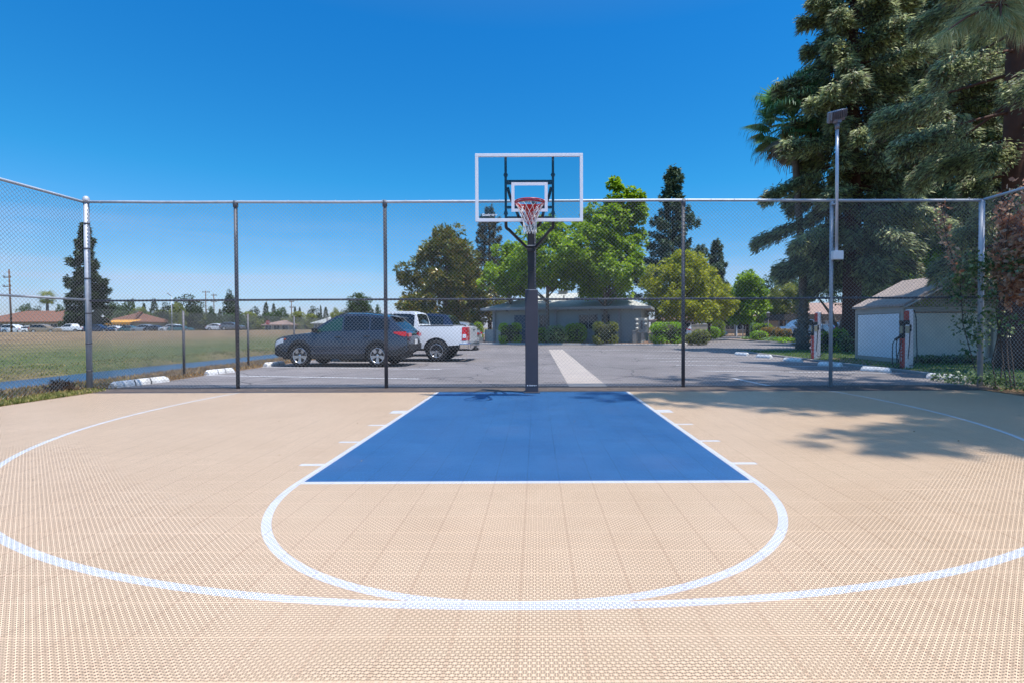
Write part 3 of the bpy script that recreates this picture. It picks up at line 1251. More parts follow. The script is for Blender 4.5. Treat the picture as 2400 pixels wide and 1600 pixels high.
SUV = dict(L=4.60, W=1.86, H=1.69, arch=.42, wr=.36, axles=(1.36, -1.33), taper=.17, tumble=.18, cab=(-2.22, 1.02),
           deck=[(-2.3, .98), (-2.22, 1.12), (-1.5, 1.14), (0, 1.10), (.95, 1.06), (1.2, 1.05), (1.6, 1.01), (2.0, .95), (2.2, .88), (2.3, .76)],
           roof=[(-2.23, 1.10), (-2.12, 1.20), (-1.80, 1.48), (-1.68, 1.565), (-1.4, 1.62), (-.8, 1.68), (-.2, 1.68), (.15, 1.60), (.5, 1.41), (1.02, 1.06)],
           sill=[(-2.3, .50), (-2.0, .36), (-.9, .27), (.9, .27), (1.9, .30), (2.25, .36), (2.3, .42)])
BIGSUV = dict(L=5.0, W=1.95, H=1.80, arch=.43, wr=.38, axles=(1.5, -1.42), taper=.15, tumble=.16, cab=(-2.44, 1.05),
              deck=[(-2.5, .95), (-2.44, 1.14), (-1.5, 1.16), (0, 1.14), (1.05, 1.10), (1.7, 1.07), (2.2, 1.0), (2.42, .92), (2.5, .76)],
              roof=[(-2.45, 1.12), (-2.34, 1.25), (-2.08, 1.66), (-1.95, 1.74), (-1.2, 1.80), (-.2, 1.79), (.15, 1.70), (.55, 1.46), (1.05, 1.10)],
              sill=[(-2.5, .48), (-2.1, .36), (-.9, .28), (.9, .28), (2.1, .30), (2.5, .40)])
SEDAN = dict(L=4.7, W=1.82, H=1.45, arch=.37, wr=.33, axles=(1.4, -1.35), taper=.17, tumble=.2, cab=(-1.95, 1.0),
             deck=[(-2.35, .78), (-2.28, .94), (-1.9, .98), (0, .95), (1.0, .92), (1.7, .84), (2.2, .74), (2.35, .62)],
             roof=[(-1.95, .96), (-1.2, 1.34), (-.7, 1.44), (-.1, 1.45), (.25, 1.37), (1.0, .92)],
             sill=[(-2.35, .42), (-2.0, .28), (-.8, .2), (.8, .2), (2.0, .22), (2.35, .32)])
HATCH = dict(L=4.3, W=1.80, H=1.52, arch=.37, wr=.33, axles=(1.3, -1.27), taper=.19, tumble=.2, cab=(-2.05, 1.05),
             deck=[(-2.15, .85), (-2.05, 1.0), (-1.5, 1.02), (0, .98), (1.05, .95), (1.7, .86), (2.05, .75), (2.15, .6)],
             roof=[(-2.07, .98), (-1.95, 1.12), (-1.65, 1.40), (-1.4, 1.47), (-.5, 1.52), (0, 1.49), (.35, 1.36), (1.05, .95)],
             sill=[(-2.15, .42), (-1.8, .28), (-.8, .2), (.8, .2), (1.9, .22), (2.15, .32)])
TRUCK = dict(L=5.85, W=2.04, H=1.93, arch=.50, wr=.42, axles=(1.83, -1.74), taper=.07, tumble=.15, cab=(-1.02, 1.30),
             deck=[(-2.92, 1.36), (-1.05, 1.37), (-1.0, 1.32), (.6, 1.28), (1.3, 1.24), (2.3, 1.17), (2.7, 1.1), (2.92, .92)],
             roof=[(-1.02, 1.37), (-.96, 1.62), (-.88, 1.86), (-.7, 1.91), (.1, 1.93), (.45, 1.86), (.8, 1.66), (1.30, 1.26)],
             sill=[(-2.92, .66), (-2.3, .62), (-1.1, .50), (1.2, .50), (2.4, .52), (2.92, .58)])


def vehicle(name, label, spec, paint, pos, yaw, cat, kind='suv', clad=False, group=None, cabglass=None, rimmat=None, chrome=False, nose_trim=True):
    c = Car(spec)
    t = thing(name, label, cat, pos, yaw, group)
    L, W = c.L, c.W
    m = MB()
    c.body(m)
    c.cabin(m)
    m.build("body", paint, t)
    m = MB()
    c.wells(m)
    m.build("underbody", BLACKPL, t)
    x0, x1 = spec['cab']
    dk = lambda x: c.deck(x) + .035
    rf = lambda x: max(c.deck(x) + .04, c.roof(x) - .085)
    if kind == 'truck':
        spans = [(-.86, -.02, None), (.04, .93, None)]
        bpil = .0
        doors = [(-.92, .0), (.02, 1.0)]
        ws = (.55, 1.24)
        rw = (-1.005, -.90)
    elif kind == 'suv':
        k = L / 4.6
        spans = [(-1.72 * k, -1.08 * k, None), (-1.03 * k, -.16 * k, None), (-.10 * k, .80 * k, None)]
        doors = [(-1.08 * k, -.13 * k), (-.11 * k, .86 * k)]
        ws = (.22 * k, .96 * k)
        rw = (-2.15 * k, -1.76 * k)
    elif kind == 'sedan':
        spans = [(-1.5, -1.05, None), (-1.0, -.12, None), (-.06, .72, None)]
        doors = [(-1.1, -.1), (-.08, .8)]
        ws = (.28, .96)
        rw = (-1.88, -1.25)
    else:
        spans = [(-1.72, -1.08, None), (-1.03, -.12, None), (-.06, .80, None)]
        doors = [(-1.05, -.1), (-.08, .85)]
        ws = (.38, 1.0)
        rw = (-2.0, -1.68)
    for i, (a, b, _) in enumerate(spans):
        for sg in (1, -1):
            m = MB()
            c.side_patch(m, a, b, dk, rf, .007, (sg,), 10, 5, True)
            m.build("side_window", cabglass if (cabglass and i == len(spans) - 1) else GLASS, t)
    m = MB()
    c.top_patch(m, *ws)
    m.build("windshield", GLASS, t)
    m = MB()
    c.top_patch(m, *rw, q0=.84)
    m.build("rear_window", GLASS, t)
    for a, b in doors:
        for sg in (1, -1):
            m = MB()
            zlo = lambda x: max(c.lo(x), interp(spec['sill'], x)) + .12
            c.side_patch(m, a + .012, b - .012, zlo, lambda x: c.deck(x) - .005, .005, (sg,), 8, 6)
            d = m.build("door", paint, t)
            m = MB()
            hx = a + .12
            hz = c.deck(hx) - .16
            hy = sg * (c.w(hx, hz) + .022)
            m.box((hx, hy, hz), (.19, .03, .032))
            m.build("handle", CHROME if chrome else BLACKPL, d, bevel=.008)
    for sg in (1, -1):
        m = MB()
        mx_ = spans[-1][1] - .02
        mz = c.deck(mx_) + .09
        m.box((mx_, sg * (c.w(mx_, 1.0) + .10), mz), (.13, .19, .15))
        m.bar((mx_, sg * c.w(mx_, 1.0) * .95, mz - .06), (mx_, sg * (c.w(mx_, 1.0) + .06), mz - .05), .07, .05)
        m.build("mirror", BLACKPL if not chrome else CHROME, t, bevel=.03)
    for x in spec['axles']:
        for sg in (1, -1):
            wd = .28 if kind == 'truck' else .225
            wheel_parts(t, x, sg * (W / 2 * c.plan(x) - wd / 2 - .012), spec['wr'], sg, wd, spec['wr'] * (.60 if kind == 'truck' else .66), 6 if kind == 'truck' else 5, rimmat)
    if clad:
        m = MB()
        for sg in (1, -1):
            xs = c.columns(-L / 2 + .02, L / 2 - .02, 50)
            rows = []
            for x in xs:
                a = c.lo(x)
                inarch = min(abs(x - q) for q in spec['axles'])
                wd = .085 if inarch < c.ra else (.16 if abs(x) < 1 else .20)
                rows.append([Vector((x, sg * (c.w(x, a + wd * j / 2) + (.012 if j < 2 else .004)), a + wd * j / 2)) for j in range(3)])
            m.grid(rows, 0, True, flip=(sg > 0))
        m.build("cladding", BLACKPL, t)
        for sg in (1, -1):
            m = MB()
            m.tube([(-1.55, sg * c.gw(-1.55, 1.6) * .93, c.roof(-1.55) + .02), (-1.4, sg * c.gw(-1.4, 1.62) * .93, c.roof(-1.4) + .035), (-.9, sg * c.gw(-.9, 1.66) * .93, c.roof(-.9) + .038),
                    (-.2, sg * c.gw(-.2, 1.66) * .93, c.roof(-.2) + .035), (.05, sg * c.gw(.05, 1.6) * .93, c.roof(.05) + .02)], .016, 6)
            m.build("roof_rail", BLACKPL, t)
    # front
    for sg in (1, -1):
        m = MB()
        xa, xb = L / 2 - .38, L / 2 - .04
        c.side_patch(m, xa, xb, lambda x: c.deck(x) - .19, lambda x: c.deck(x) - .05, .01, (sg,), 6, 3)
        hl = m.build("headlight", LAMPW, t)
        if clad:
            m = MB()
            c.side_patch(m, xa - .1, xa - .02, lambda x: c.deck(x) - .11, lambda x: c.deck(x) - .07, .012, (sg,), 3, 2)
            m.build("side_marker", AMBER, hl)
    m = MB()
    m.box((L / 2 + .045, 0, c.deck(L / 2) * .72), (.06, W * .62, .26))
    m.build("grille", BLACKPL, t, bevel=.02)
    m = MB()
    zr = interp(spec['sill'], -L / 2)
    if kind == 'truck':
        rows = []
        m.box((-L / 2 - .06, 0, .60), (.16, W * .96, .24))
        m.box((-L / 2 + .12, W * .475, .60), (.36, .09, .22))
        m.box((-L / 2 + .12, -W * .475, .60), (.36, .09, .22))
        m.build("rear_bumper", CHROME, t, bevel=.035)
        m = MB()
        m.box((-L / 2 - .14, 0, .47), (.26, .08, .07))
        m.box((-L / 2 - .12, 0, .53), (.10, .40, .10))
        m.build("tow_hitch", BLACKPL, t, bevel=.01)
        m = MB()
        m.box((-L / 2 - .075, 0, 1.04), (.02, W * .74, .54))
        tg = m.build("tailgate", paint, t, bevel=.008)
        m = MB()
        m.box((-L / 2 - .09, 0, 1.2), (.02, .22, .07))
        m.build("handle", BLACKPL, tg)
        for sg in (1, -1):
            m = MB()
            c.side_patch(m, -2.88, -1.1, lambda x: c.deck(x) - .02, lambda x: c.deck(x) + .015, .004, (sg,), 4, 2)
            m.build("bed_rail", BLACKPL, t)
    else:
        m.box((-L / 2 + .0, 0, zr + .12), (.16, W * .76, .24))
        m.build("rear_bumper", BLACKPL if clad else paint, t, bevel=.05)
    for sg in (1, -1):
        m = MB()
        if kind == 'truck':
            c.side_patch(m, -L / 2 + .01, -L / 2 + .20, lambda x: .80, lambda x: 1.31, .012, (sg,), 4, 5)
            ww = c.w(-L / 2, 1.0)
            m.box((-L / 2 - .02, sg * (ww - .09), 1.055), (.07, .19, .50))
            tl = m.build("taillight", TAILRED, t)
            m = MB()
            c.side_patch(m, -L / 2 + .04, -L / 2 + .17, lambda x: .90, lambda x: 1.04, .018, (sg,), 3, 3)
            m.build("reverse_lamp", LAMPW, tl)
        else:
            zt = c.deck(-L / 2 + .12)
            c.side_patch(m, -L / 2 + .02, -L / 2 + .42, lambda x: zt - .17 + .10 * max(0, (x + L / 2 - .12) / .30), lambda x: zt - .02, .012, (sg,), 7, 3)
            ww = c.w(-L / 2, zt - .1)
            m.box((-L / 2 - .02, sg * (ww - .16), zt - .12), (.07, .32, .11))
            m.build("taillight", TAILRED, t)
    m = MB()
    m.box((-L / 2 - .085, 0, .78 if kind != 'truck' else .62), (.012, .31, .155))
    m.build("license_plate", PLATE, t)
    if kind == 'suv' and clad:
        m = MB()
        zr_ = c.roof(-1.75)
        m.box((-1.80, 0, zr_ + .06), (.30, W * .60, .035), M=Matrix.Rotation(R(-8), 4, 'Y'))
        m.build("spoiler", paint, t, bevel=.014)
    return t


NAVY = carpaint("slate_blue_paint", (.042, .058, .09), .35, .2)
WHITEP = carpaint("white_car_paint", (.72, .73, .75), .0, .3)
DKBLUE = carpaint("dark_blue_paint", (.022, .035, .075), .3, .25)
SILVER = carpaint("silver_paint", (.48, .49, .50), .5, .3)

CA = R(-3.5)
YAW = math.pi + CA
CU = Vector((math.cos(CA), math.sin(CA), 0))
CV = Vector((-math.sin(CA), math.cos(CA), 0))


def place(fx, rx, y_near, half_w, axle_mid, yaw=YAW):
    """centre of a vehicle whose near-side wheels touch down at pixel x fx / rx, depth y_near at the middle"""
    xm = (XD(fx, y_near) + XD(rx, y_near)) / 2
    p = Vector((xm, y_near, -.016)) + CV * half_w
    return p + CU * axle_mid


suv_pos = place(700, 892.5, 15.9, .74, .0)
v_ = vehicle("compact_suv", "slate blue compact SUV parked nearest the court fence, nose to the canal", SUV, NAVY, suv_pos, YAW, "car", 'suv', clad=True, cabglass=GLASSG)
tr_c = Vector((XD(1024, 18.15), 18.15, -.016)) + CV * .82 - CU * 1.62
v2_ = vehicle("pickup_truck", "white crew cab pickup truck parked beyond the slate blue SUV, chrome rear bumper", TRUCK, WHITEP, tr_c, YAW, "truck", 'truck', chrome=True)
v_.scale = (.925, .925, .985)
v2_.scale = (.93,) * 3
bs = Vector((XD(1083, 22.4), 22.4, -.016)) - CU * 2.5
vehicle("large_suv", "dark blue SUV showing its roof and windows above the pickup bed", BIGSUV, DKBLUE, bs, YAW, "car", 'suv')
hs_ = Vector((XD(1124, 27.6), 27.6, -.016)) - CU * 2.15
vehicle("hatchback", "silver hatchback with red tail lamp just past the pickup tailgate", HATCH, SILVER, hs_, YAW, "car", 'hatch')
# folded windscreen shade behind the slate blue SUV's glass is seen as its green window


def far_car(name, label, spec, paint, pos, yaw, cat="car", group="cars parked beyond the dry field", kind='suv'):
    """too small in view for parts: one mesh"""
    c = Car(spec)
    m = MB()
    c.body(m, 0, 16, 3)
    c.cabin(m, 0, 12, 2)
    c.wells(m, 2)
    x0, x1 = spec['cab']
    c.side_patch(m, x0 + .35, x1 - .25, lambda x: c.deck(x) + .03, lambda x: max(c.deck(x) + .04, c.roof(x) - .09), .01, (1, -1), 10, 2, True, 1)
    for x in spec['axles']:
        for sg in (1, -1):
            M = Matrix.Translation((x, sg * (c.W / 2 - .12), spec['wr'])) @ Matrix.Rotation(R(90), 4, 'X')
            m.lathe([(0, -.12), (spec['wr'], -.12), (spec['wr'], .12), (0, .12)], 14, M, 2)
            m.lathe([(0, -.125 * sg), (spec['wr'] * .6, -.125 * sg)], 12, M, 3)
    for sg in (1, -1):
        c.side_patch(m, -c.L / 2 + .02, -c.L / 2 + .3, lambda x: c.deck(-c.L / 2 + .2) - .2, lambda x: c.deck(-c.L / 2 + .2) - .04, .012, (sg,), 3, 2, False, 4)
    o = m.build(name, [paint, GLASS, RUBBER, ALLOY, TAILRED], None, loc=pos)
    o.rotation_euler = (0, 0, yaw)
    return tag(o, label, cat, group)


def parked(px, D):
    return Vector((XD(px, D), D, ground_z(XD(px, D)) + .0))


TEALP = carpaint("teal_paint", (.05, .16, .18), .2)
TANP = carpaint("tan_paint", (.33, .25, .17), .2)
BLKP = carpaint("black_paint", (.015, .015, .018), .2)
GREYP = carpaint("grey_paint", (.16, .17, .19), .4)
BLUEP = carpaint("blue_paint", (.10, .22, .42), .3)
row = [
    (38, BIGSUV, WHITEP, 0, "white van-like SUV beside the leaning utility pole, far car row", "car"),
    (12, SEDAN, BLKP, .1, "black car at the outer end of the far car row", "car"),
    (80, HATCH, WHITEP, .5, "small white hatchback in front of the long brown roofed hall", "car"),
    (106, BIGSUV, TANP, .2, "tan SUV in front of the brown roofed hall, beside the white pickup", "car"),
    (167, None, WHITEP, math.pi, "white pickup in the far row in front of the tall dark conifer", "truck"),
    (232, BIGSUV, DKBLUE, .15, "navy SUV just right of the corner fence post in the far row", "car"),
    (275, SEDAN, WHITEP, 0, "white sedan in front of the orange awning", "car"),
    (309, SEDAN, TEALP, .2, "teal sedan between the white and the silver car in the far row", "car"),
    (335, SUV, SILVER, math.pi, "silver SUV under the hedge in the far row", "car"),
    (368, SEDAN, BLKP, .1, "black sedan beside the silver SUV in the far row", "car"),
    (401, SUV, WHITEP, math.pi, "white SUV standing at the thin lamp post", "car"),
    (424, SEDAN, TEALP, .3, "teal car behind the low fence's nearest post", "car"),
    (512, SEDAN, WHITEP, 0, "white sedan alone in front of the bushes below two utility poles", "car"),
    (545, SUV, GREYP, .2, "grey SUV behind the second tall fence post", "car"),
]
for px, spc, pnt, yw, lab, ct in row:
    if spc is None:
        o = far_car("pickup_truck", lab, TRUCK, pnt, parked(px, 106), yw, ct)
    else:
        o = far_car("parked_car", lab, spc, pnt, parked(px, 103 if px < 260 else 108), yw, ct)
    o.scale = (1.0, 1.0, 1.0)

G2 = "cars parked by the carports"
p = GP(1857, 792)
far_car("pickup_truck", "white pickup parked under the carport behind the planting island", TRUCK, WHITEP, Vector((p.x + 1.5, p.y + 1, -.016)), R(200), "truck", G2)
p = GP(1930, 786)
far_car("parked_car", "pale blue sedan seen between the palm trunk and the lamp pole", SEDAN, carpaint("pale_blue_paint", (.36, .52, .66), .2), Vector((p.x, p.y, -.016)), R(-15), "car", G2)
p = GP(1982, 786)
far_car("parked_car", "dark blue car seen behind the bent trunk left of the shed", SUV, BLUEP, Vector((p.x, p.y, -.016)), R(10), "car", G2)
p = AT(1656, 778, 58)
far_car("parked_car", "white car behind the low beige wall across the drive", HATCH, WHITEP, Vector((p.x, p.y, -.016)), R(-10), "car", G2)

# ------------------------------------------------------------------ wheel stops
def stop_mesh():
    m = MB()
    L_, W_, H_ = 1.28, .17, .13
    prof = [(-W_ / 2, 0), (W_ / 2, 0), (W_ / 2 - .01, .06), (W_ / 2 - .045, H_), (-W_ / 2 + .045, H_), (-W_ / 2 + .01, .06)]
    xs_ = [-L_ / 2, -L_ / 2 + .07, -.2, -.17, .17, .2, L_ / 2 - .07, L_ / 2]
    rows = []
    for x in xs_:
        sc_ = .72 if abs(x) > L_ / 2 - .01 else 1
        rows.append([Vector((x, p_[0], p_[1] * sc_)) for p_ in prof + prof[:1]])
    for i in range(len(rows) - 1):
        m.grid(rows[i:i + 2], 1 if i in (2, 4) else 0, False, True)
    n = len(prof)
    m.add(rows[0][:-1], [tuple(range(n))], 0)
    m.add(rows[-1][:-1], [tuple(reversed(range(n)))], 0)
    return m


proto = None
stops = [
    (-8.50, 10.98, R(81), "white concrete wheel stop nearest the tall corner fence post", "wheel stops along the canal side"),
    (-8.42, 13.6, R(80), "white concrete wheel stop in the empty stall between the corner post and the SUV", "wheel stops along the canal side"),
    (-8.42, 16.45, R(80), "white concrete wheel stop at the front tyre of the slate blue SUV", "wheel stops along the canal side"),
    (9.36, 11.5, R(128), "white wheel stop nearest the court fence below the shed's shrubs", "wheel stops along the lawn kerb"),
    (9.14, 13.55, R(122), "white wheel stop at the foot of the tall charging post by the shed", "wheel stops along the lawn kerb"),
    (9.05, 15.5, R(118), "shaded white wheel stop crossed by the floodlight pole", "wheel stops along the lawn kerb"),
    (9.0, 17.65, R(114), "sunlit white wheel stop near the farther charging post", "wheel stops along the lawn kerb"),
    (8.95, 19.75, R(112), "shaded white wheel stop in front of the palm lawn", "wheel stops along the lawn kerb"),
    (8.82, 21.6, R(112), "farthest white wheel stop by the rounded kerb end", "wheel stops along the lawn kerb"),
]
for i, (x, y, rz_, lab, g) in enumerate(stops):
    if proto is None:
        proto = stop_mesh().build("wheel_stop", [STOPW, BLACKPL], bevel=.012)
        o = proto
    else:
        o = proto.copy()
        COL.objects.link(o)
        if i == 3:
            o.data = proto.data.copy()
            o.data.materials[1] = STOPW
            plain = o.data
        elif i > 3:
            o.data = plain
    o.location = (x, y, -.014)
    o.rotation_euler = (0, 0, rz_)
    o.scale = ((1, 1, 1) if i == 0 else (.68, 1, 1) if i < 3 else (.54, 1.0, .95))
    tag(o, lab, "wheel stop", g)
# ------------------------------------------------------------------ low house behind the car park
HW = mat("stucco_teal_grey", (.32, .365, .365), .9, 0, .08, 3, .2, 80)
HT = mat("trim_grey", (.30, .31, .32), .8, 0, .1, 4)


def shingle(name, a, b, c=None):
    t = NT(name)
    P = t.obj()
    br = t.n('ShaderNodeTexBrick')
    br.inputs['Scale'].default_value = 1.0
    br.inputs['Brick Width'].default_value = .34
    br.inputs['Row Height'].default_value = .15
    br.inputs['Mortar Size'].default_value = .008
    br.inputs['Color1'].default_value = (*a, 1)
    br.inputs['Color2'].default_value = (*b, 1)
    br.inputs['Mortar'].default_value = tuple(x * .45 for x in a) + (1,)
    t.l(P, br.inputs['Vector'])
    st = t.noise(P, .8, 5, .6)
    col = t.mix(t.m('MULTIPLY', st, .35), br.outputs[0], c or tuple(x * .6 for x in a))
    return t.end(t.princ(col, .9, 0, .2, t.bump(t.noise(P, 40, 3), .01, .4)))


ROOFG = shingle("roof_grey", (.55, .55, .51), (.45, .46, .43))
ROOFB = shingle("roof_brown", (.25, .125, .085), (.20, .10, .07))
ROOFP = shingle("roof_pink_brown", (.40, .27, .22), (.33, .22, .18))
ROOFS = shingle("roof_weathered", (.42, .34, .30), (.34, .28, .25))


def hip_roof(m, x0, x1, y0, y1, ze, zr, rx0, rx1, th=.14, mi=0):
    ym = (y0 + y1) / 2
    vs = [(x0, y0, ze), (x1, y0, ze), (x1, y1, ze), (x0, y1, ze), (rx0, ym, zr), (rx1, ym, zr),
          (x0, y0, ze - th), (x1, y0, ze - th), (x1, y1, ze - th), (x0, y1, ze - th)]
    m.add(vs, [(0, 1, 5, 4), (1, 2, 5), (2, 3, 4, 5), (3, 0, 4), (0, 6, 7, 1), (1, 7, 8, 2), (2, 8, 9, 3), (3, 9, 6, 0), (6, 9, 8, 7)], mi)


def window(parent, x, y, z, wd, ht, name="window", mullions=1, frame_mat=None):
    m = MB()
    f = .06
    m.box((x, y - .02, z + ht / 2), (wd, .06, f))
    m.box((x, y - .02, z - ht / 2), (wd, .06, f))
    m.box((x - wd / 2 + f / 2, y - .02, z), (f, .06, ht - f))
    m.box((x + wd / 2 - f / 2, y - .02, z), (f, .06, ht - f))
    for k in range(mullions):
        m.box((x - wd / 2 + wd * (k + 1) / (mullions + 1), y - .02, z), (.04, .05, ht - f))
    fr = m.build(name, frame_mat or WHITE, parent)
    m = MB()
    m.box((x, y - .004, z), (wd - f, .02, ht - f))
    m.build("pane", GLASSH, fr)
    return fr


HA = R(-18)
fl = AT(1126, 721, 39.6)
fr_ = AT(1524, 722.6, 36.0)
hx0 = (Vector((fl.x, fl.y, 0)) + Vector((fr_.x, fr_.y, 0))) / 2
HWD = (Vector((fl.x, fl.y)) - Vector((fr_.x, fr_.y))).length / 2
ang = math.atan2(fr_.y - fl.y, fr_.x - fl.x)
house = thing("house", "low grey house with a hipped shingle roof behind clipped bushes", "house", (hx0.x, hx0.y, .03), ang)
ZE = 2.62
m = MB()
wx = HWD - .7
m.box((0, .75 + 4.3, 1.3), (2 * wx, 8.6, 2.6))
m.build("wall", HW, house)
m = MB()
hip_roof(m, -HWD, HWD, 0, 10.1, ZE, 4.02, -HWD + 4.0, HWD - 3.6)
rf = m.build("roof", ROOFG, house)
m = MB()
m.box((0, -.02, ZE - .06), (2 * HWD, .035, .2))
m.box((HWD + .02, 5.05, ZE - .06), (.035, 10.1, .2))
m.build("fascia", HT, rf)
m = MB()
for i in range(16):
    m.box((-HWD + .4 + i * (2 * HWD - .8) / 15, .32, ZE - .18), (.07, .6, .09))
m.build("rafter_tails", HT, rf)
for cx, cz, hh in ((-1.0, 4.0, .35), (2.1, 4.02, .4)):
    m = MB()
    m.box((cx, 4.9, cz), (.7, .5, hh))
    m.box((cx, 4.9, cz + hh / 2 + .03), (.82, .62, .06))
    m.build("chimney", HT, rf, bevel=.01)
m = MB()
m.tube([(-.4, 2.6, 3.2), (-.4, 2.6, 3.7)], .05, 10)
m.tube([(4.4, 2.2, 3.1), (4.4, 2.2, 3.55)], .045, 10)
m.build("vent_pipe", GALVD, rf)
for x, wd, ht, z in ((-2.6, .95, 1.25, 1.55), (-1.55, .8, 1.2, 1.5), (1.9, 1.5, 1.1, 1.55), (3.2, .7, 1.1, 1.55)):
    window(house, x, .75, z, wd, ht, frame_mat=HT)
m = MB()
m.box((-3.45, .72, 1.05), (.95, .06, 2.1))
dr = m.build("door", mat("door_blue", (.07, .11, .16), .5), house)
m = MB()
m.tube([(-3.1, .66, 1.02), (-3.0, .66, 1.02)], .025, 8)
m.build("handle", GALV, dr)
m = MB()
for x in (-wx + .2, -.6, 4.2):
    m.box((x, .6, 1.3), (.16, .12, 2.55))
m.build("post_trim", HT, house)
# rear wing to the left
wp = Vector((hx0.x, hx0.y, 0)) + Matrix.Rotation(ang, 3, 'Z') @ Vector((-HWD + 1.2, 9.4, 0))
wing = thing("house", "rear house with dark eaves half hidden behind the silver hatchback", "house", (wp.x, wp.y, .03), ang)
m = MB()
m.box((0, 3.0, 1.2), (6.0, 6, 2.4))
m.build("wall", HW, wing)
m = MB()
hip_roof(m, -3.9, 3.9, -.7, 6.7, 2.5, 4.0, -.6, 1.2)
m.build("roof", ROOFG, wing)
window(wing, -1.6, 0, 1.4, 1.4, 1.1)

# low cream patio wall and utility cabinets in front of the house
pw = GP(1134, 803)
m = MB()
m.box((-.25, 0, .5), (.42, .14, 1.0))
m.box((-.25, 0, 1.03), (.48, .2, .06))
m.box((.95, .25, .5), (1.9, .12, 1.0))
o = m.build("patio_wall", mat("cream_plaster", (.58, .55, .5), .9, 0, .1, 4, .2, 60), loc=(pw.x, pw.y, .03), rz=ang, bevel=.01)
tag(o, "low cream patio wall between the silver hatchback and the square bush", "wall")

CABG = mat("cabinet_grey", (.30, .31, .30), .55, .1, .07, 5, .05, 40)
p = GP(1466, 801, .05)
cb = thing("utility_cabinet", "long low grey utility cabinet right of the square bush", "cabinet", (p.x, p.y + .3, .05), ang)
m = MB()
m.box((0, 0, .52), (1.55, .5, 1.0))
m.box((0, 0, 1.04), (1.62, .56, .05))
m.build("body", CABG, cb, bevel=.012)
for x in (-.52, 0, .52):
    m = MB()
    m.box((x, -.258, .52), (.49, .02, .92))
    m.build("door", CABG, cb, bevel=.004)
p = GP(1487, 804, .05)
m = MB()
m.box((0, 0, .42), (.26, .3, .84))
m.box((0, 0, .86), (.30, .34, .04))
o = m.build("utility_pedestal", CABG, loc=(p.x, p.y, .05), rz=ang, bevel=.012)
tag(o, "narrow grey utility pedestal at the end of the long cabinet", "cabinet")
p = GP(1503, 804, .05)
mt = thing("meter_panel", "grey meter board on two legs with round electricity meters", "meter board", (p.x, p.y, .05), ang)
m = MB()
m.box((0, 0, 1.25), (.92, .12, 1.05))
m.build("board", CABG, mt, bevel=.012)
for x in (-.28, .18):
    m = MB()
    m.box((x, .02, .4), (.07, .07, .8))
    m.build("leg", CABG, mt)
METW = mat("meter_face", (.62, .6, .55), .3, 0, .1, 20)
for i, (x, z) in enumerate([(-.3, 1.62), (-.3, 1.32), (-.3, 1.02), (.3, 1.62), (.3, 1.32)]):
    m = MB()
    M = Matrix.Rotation(R(90), 4, 'X')
    m.lathe([(.11, 0), (.11, .07), (.10, .10), (.085, .12), (0, .135)], 18, M, 0, c=(x, -.06, z))
    m.build("meter", METW, mt)
m = MB()
m.box((.02, -.075, 1.30), (.14, .03, .6))
m.build("conduit_cover", GALVD, mt)
p = GP(1524, 803, .05)
m = MB()
m.box((0, 0, .33), (.3, .3, .66))
m.box((0, 0, .69), (.34, .34, .05))
o = m.build("utility_box", CABG, loc=(p.x, p.y, .05), rz=ang, bevel=.012)
tag(o, "small dark topped utility box left of the flat topped hedge", "cabinet")

# ------------------------------------------------------------------ shed with lattice gable
SW = mat("shed_taupe", (.40, .36, .31), .85, 0, .1, 3, .15, 60)
SP = mat("shed_panel_pale", (.78, .79, .80), .7, 0, .06, 3, .1, 60)
SF = mat("shed_panel_grey", (.66, .62, .54), .8, 0, .08, 3, .1, 60)
LATT = mat("lattice_taupe", (.55, .5, .43), .8, 0, .1, 6)
c1, c0 = GP(2113, 853.5), GP(1995, 843)
f1 = GP(2338, 852)
sang = math.atan2(-.12, 1)
sx0, sx1 = 0.0, 3.35
SD = 2.35
shed = thing("shed", "grey shed with a lattice gable and pale side panel by the lawn", "shed", (c1.x, c1.y, .02), R(-1.5))
EZ, RZs = 1.80, 2.72
mid = (sx0 + sx1) / 2
m = MB()
m.box((mid, SD / 2 + .06, .88), (sx1 - .12, SD - .1, 1.74))
m.build("wall", SF, shed)
m = MB()
for x in (sx0 + .05, sx1 - .25):
    m.box((x, 0, .88), (.12, .12, 1.76))
m.box((sx0 + .05, SD, .88), (.12, .12, 1.76))
m.box((mid - .1, 0, 1.68), (sx1 - .42, .11, .15))
m.box((mid - .1, .0, .10), (sx1 - .42, .11, .16))
m.box((sx0 + .04, SD / 2, 1.68), (.11, SD - .12, .2))
m.box((sx0 + .04, SD / 2, .08), (.11, SD - .12, .13))
m.box((sx1 - .55, -.01, .88), (.10, .09, 1.42))
m.build("frame", SW, shed)
m = MB()
m.box((sx0 - .004, SD / 2, .86), (.02, SD - .22, 1.40))
m.build("side_panel", SP, shed)
m = MB()
m.box((mid - .3, .005, .86), (sx1 - 1.05, .04, 1.40))
m.box((sx1 - .40, .012, .86), (.16, .04, 1.40))
m.build("front_panel", SF, shed)
# lattice: crossed slats clipped to the gable triangle
m = MB()
zb_ = 1.76


def gable_top(x):
    return EZ + (RZs - EZ) * (1 - abs(x - mid) / (mid + .25)) - .10


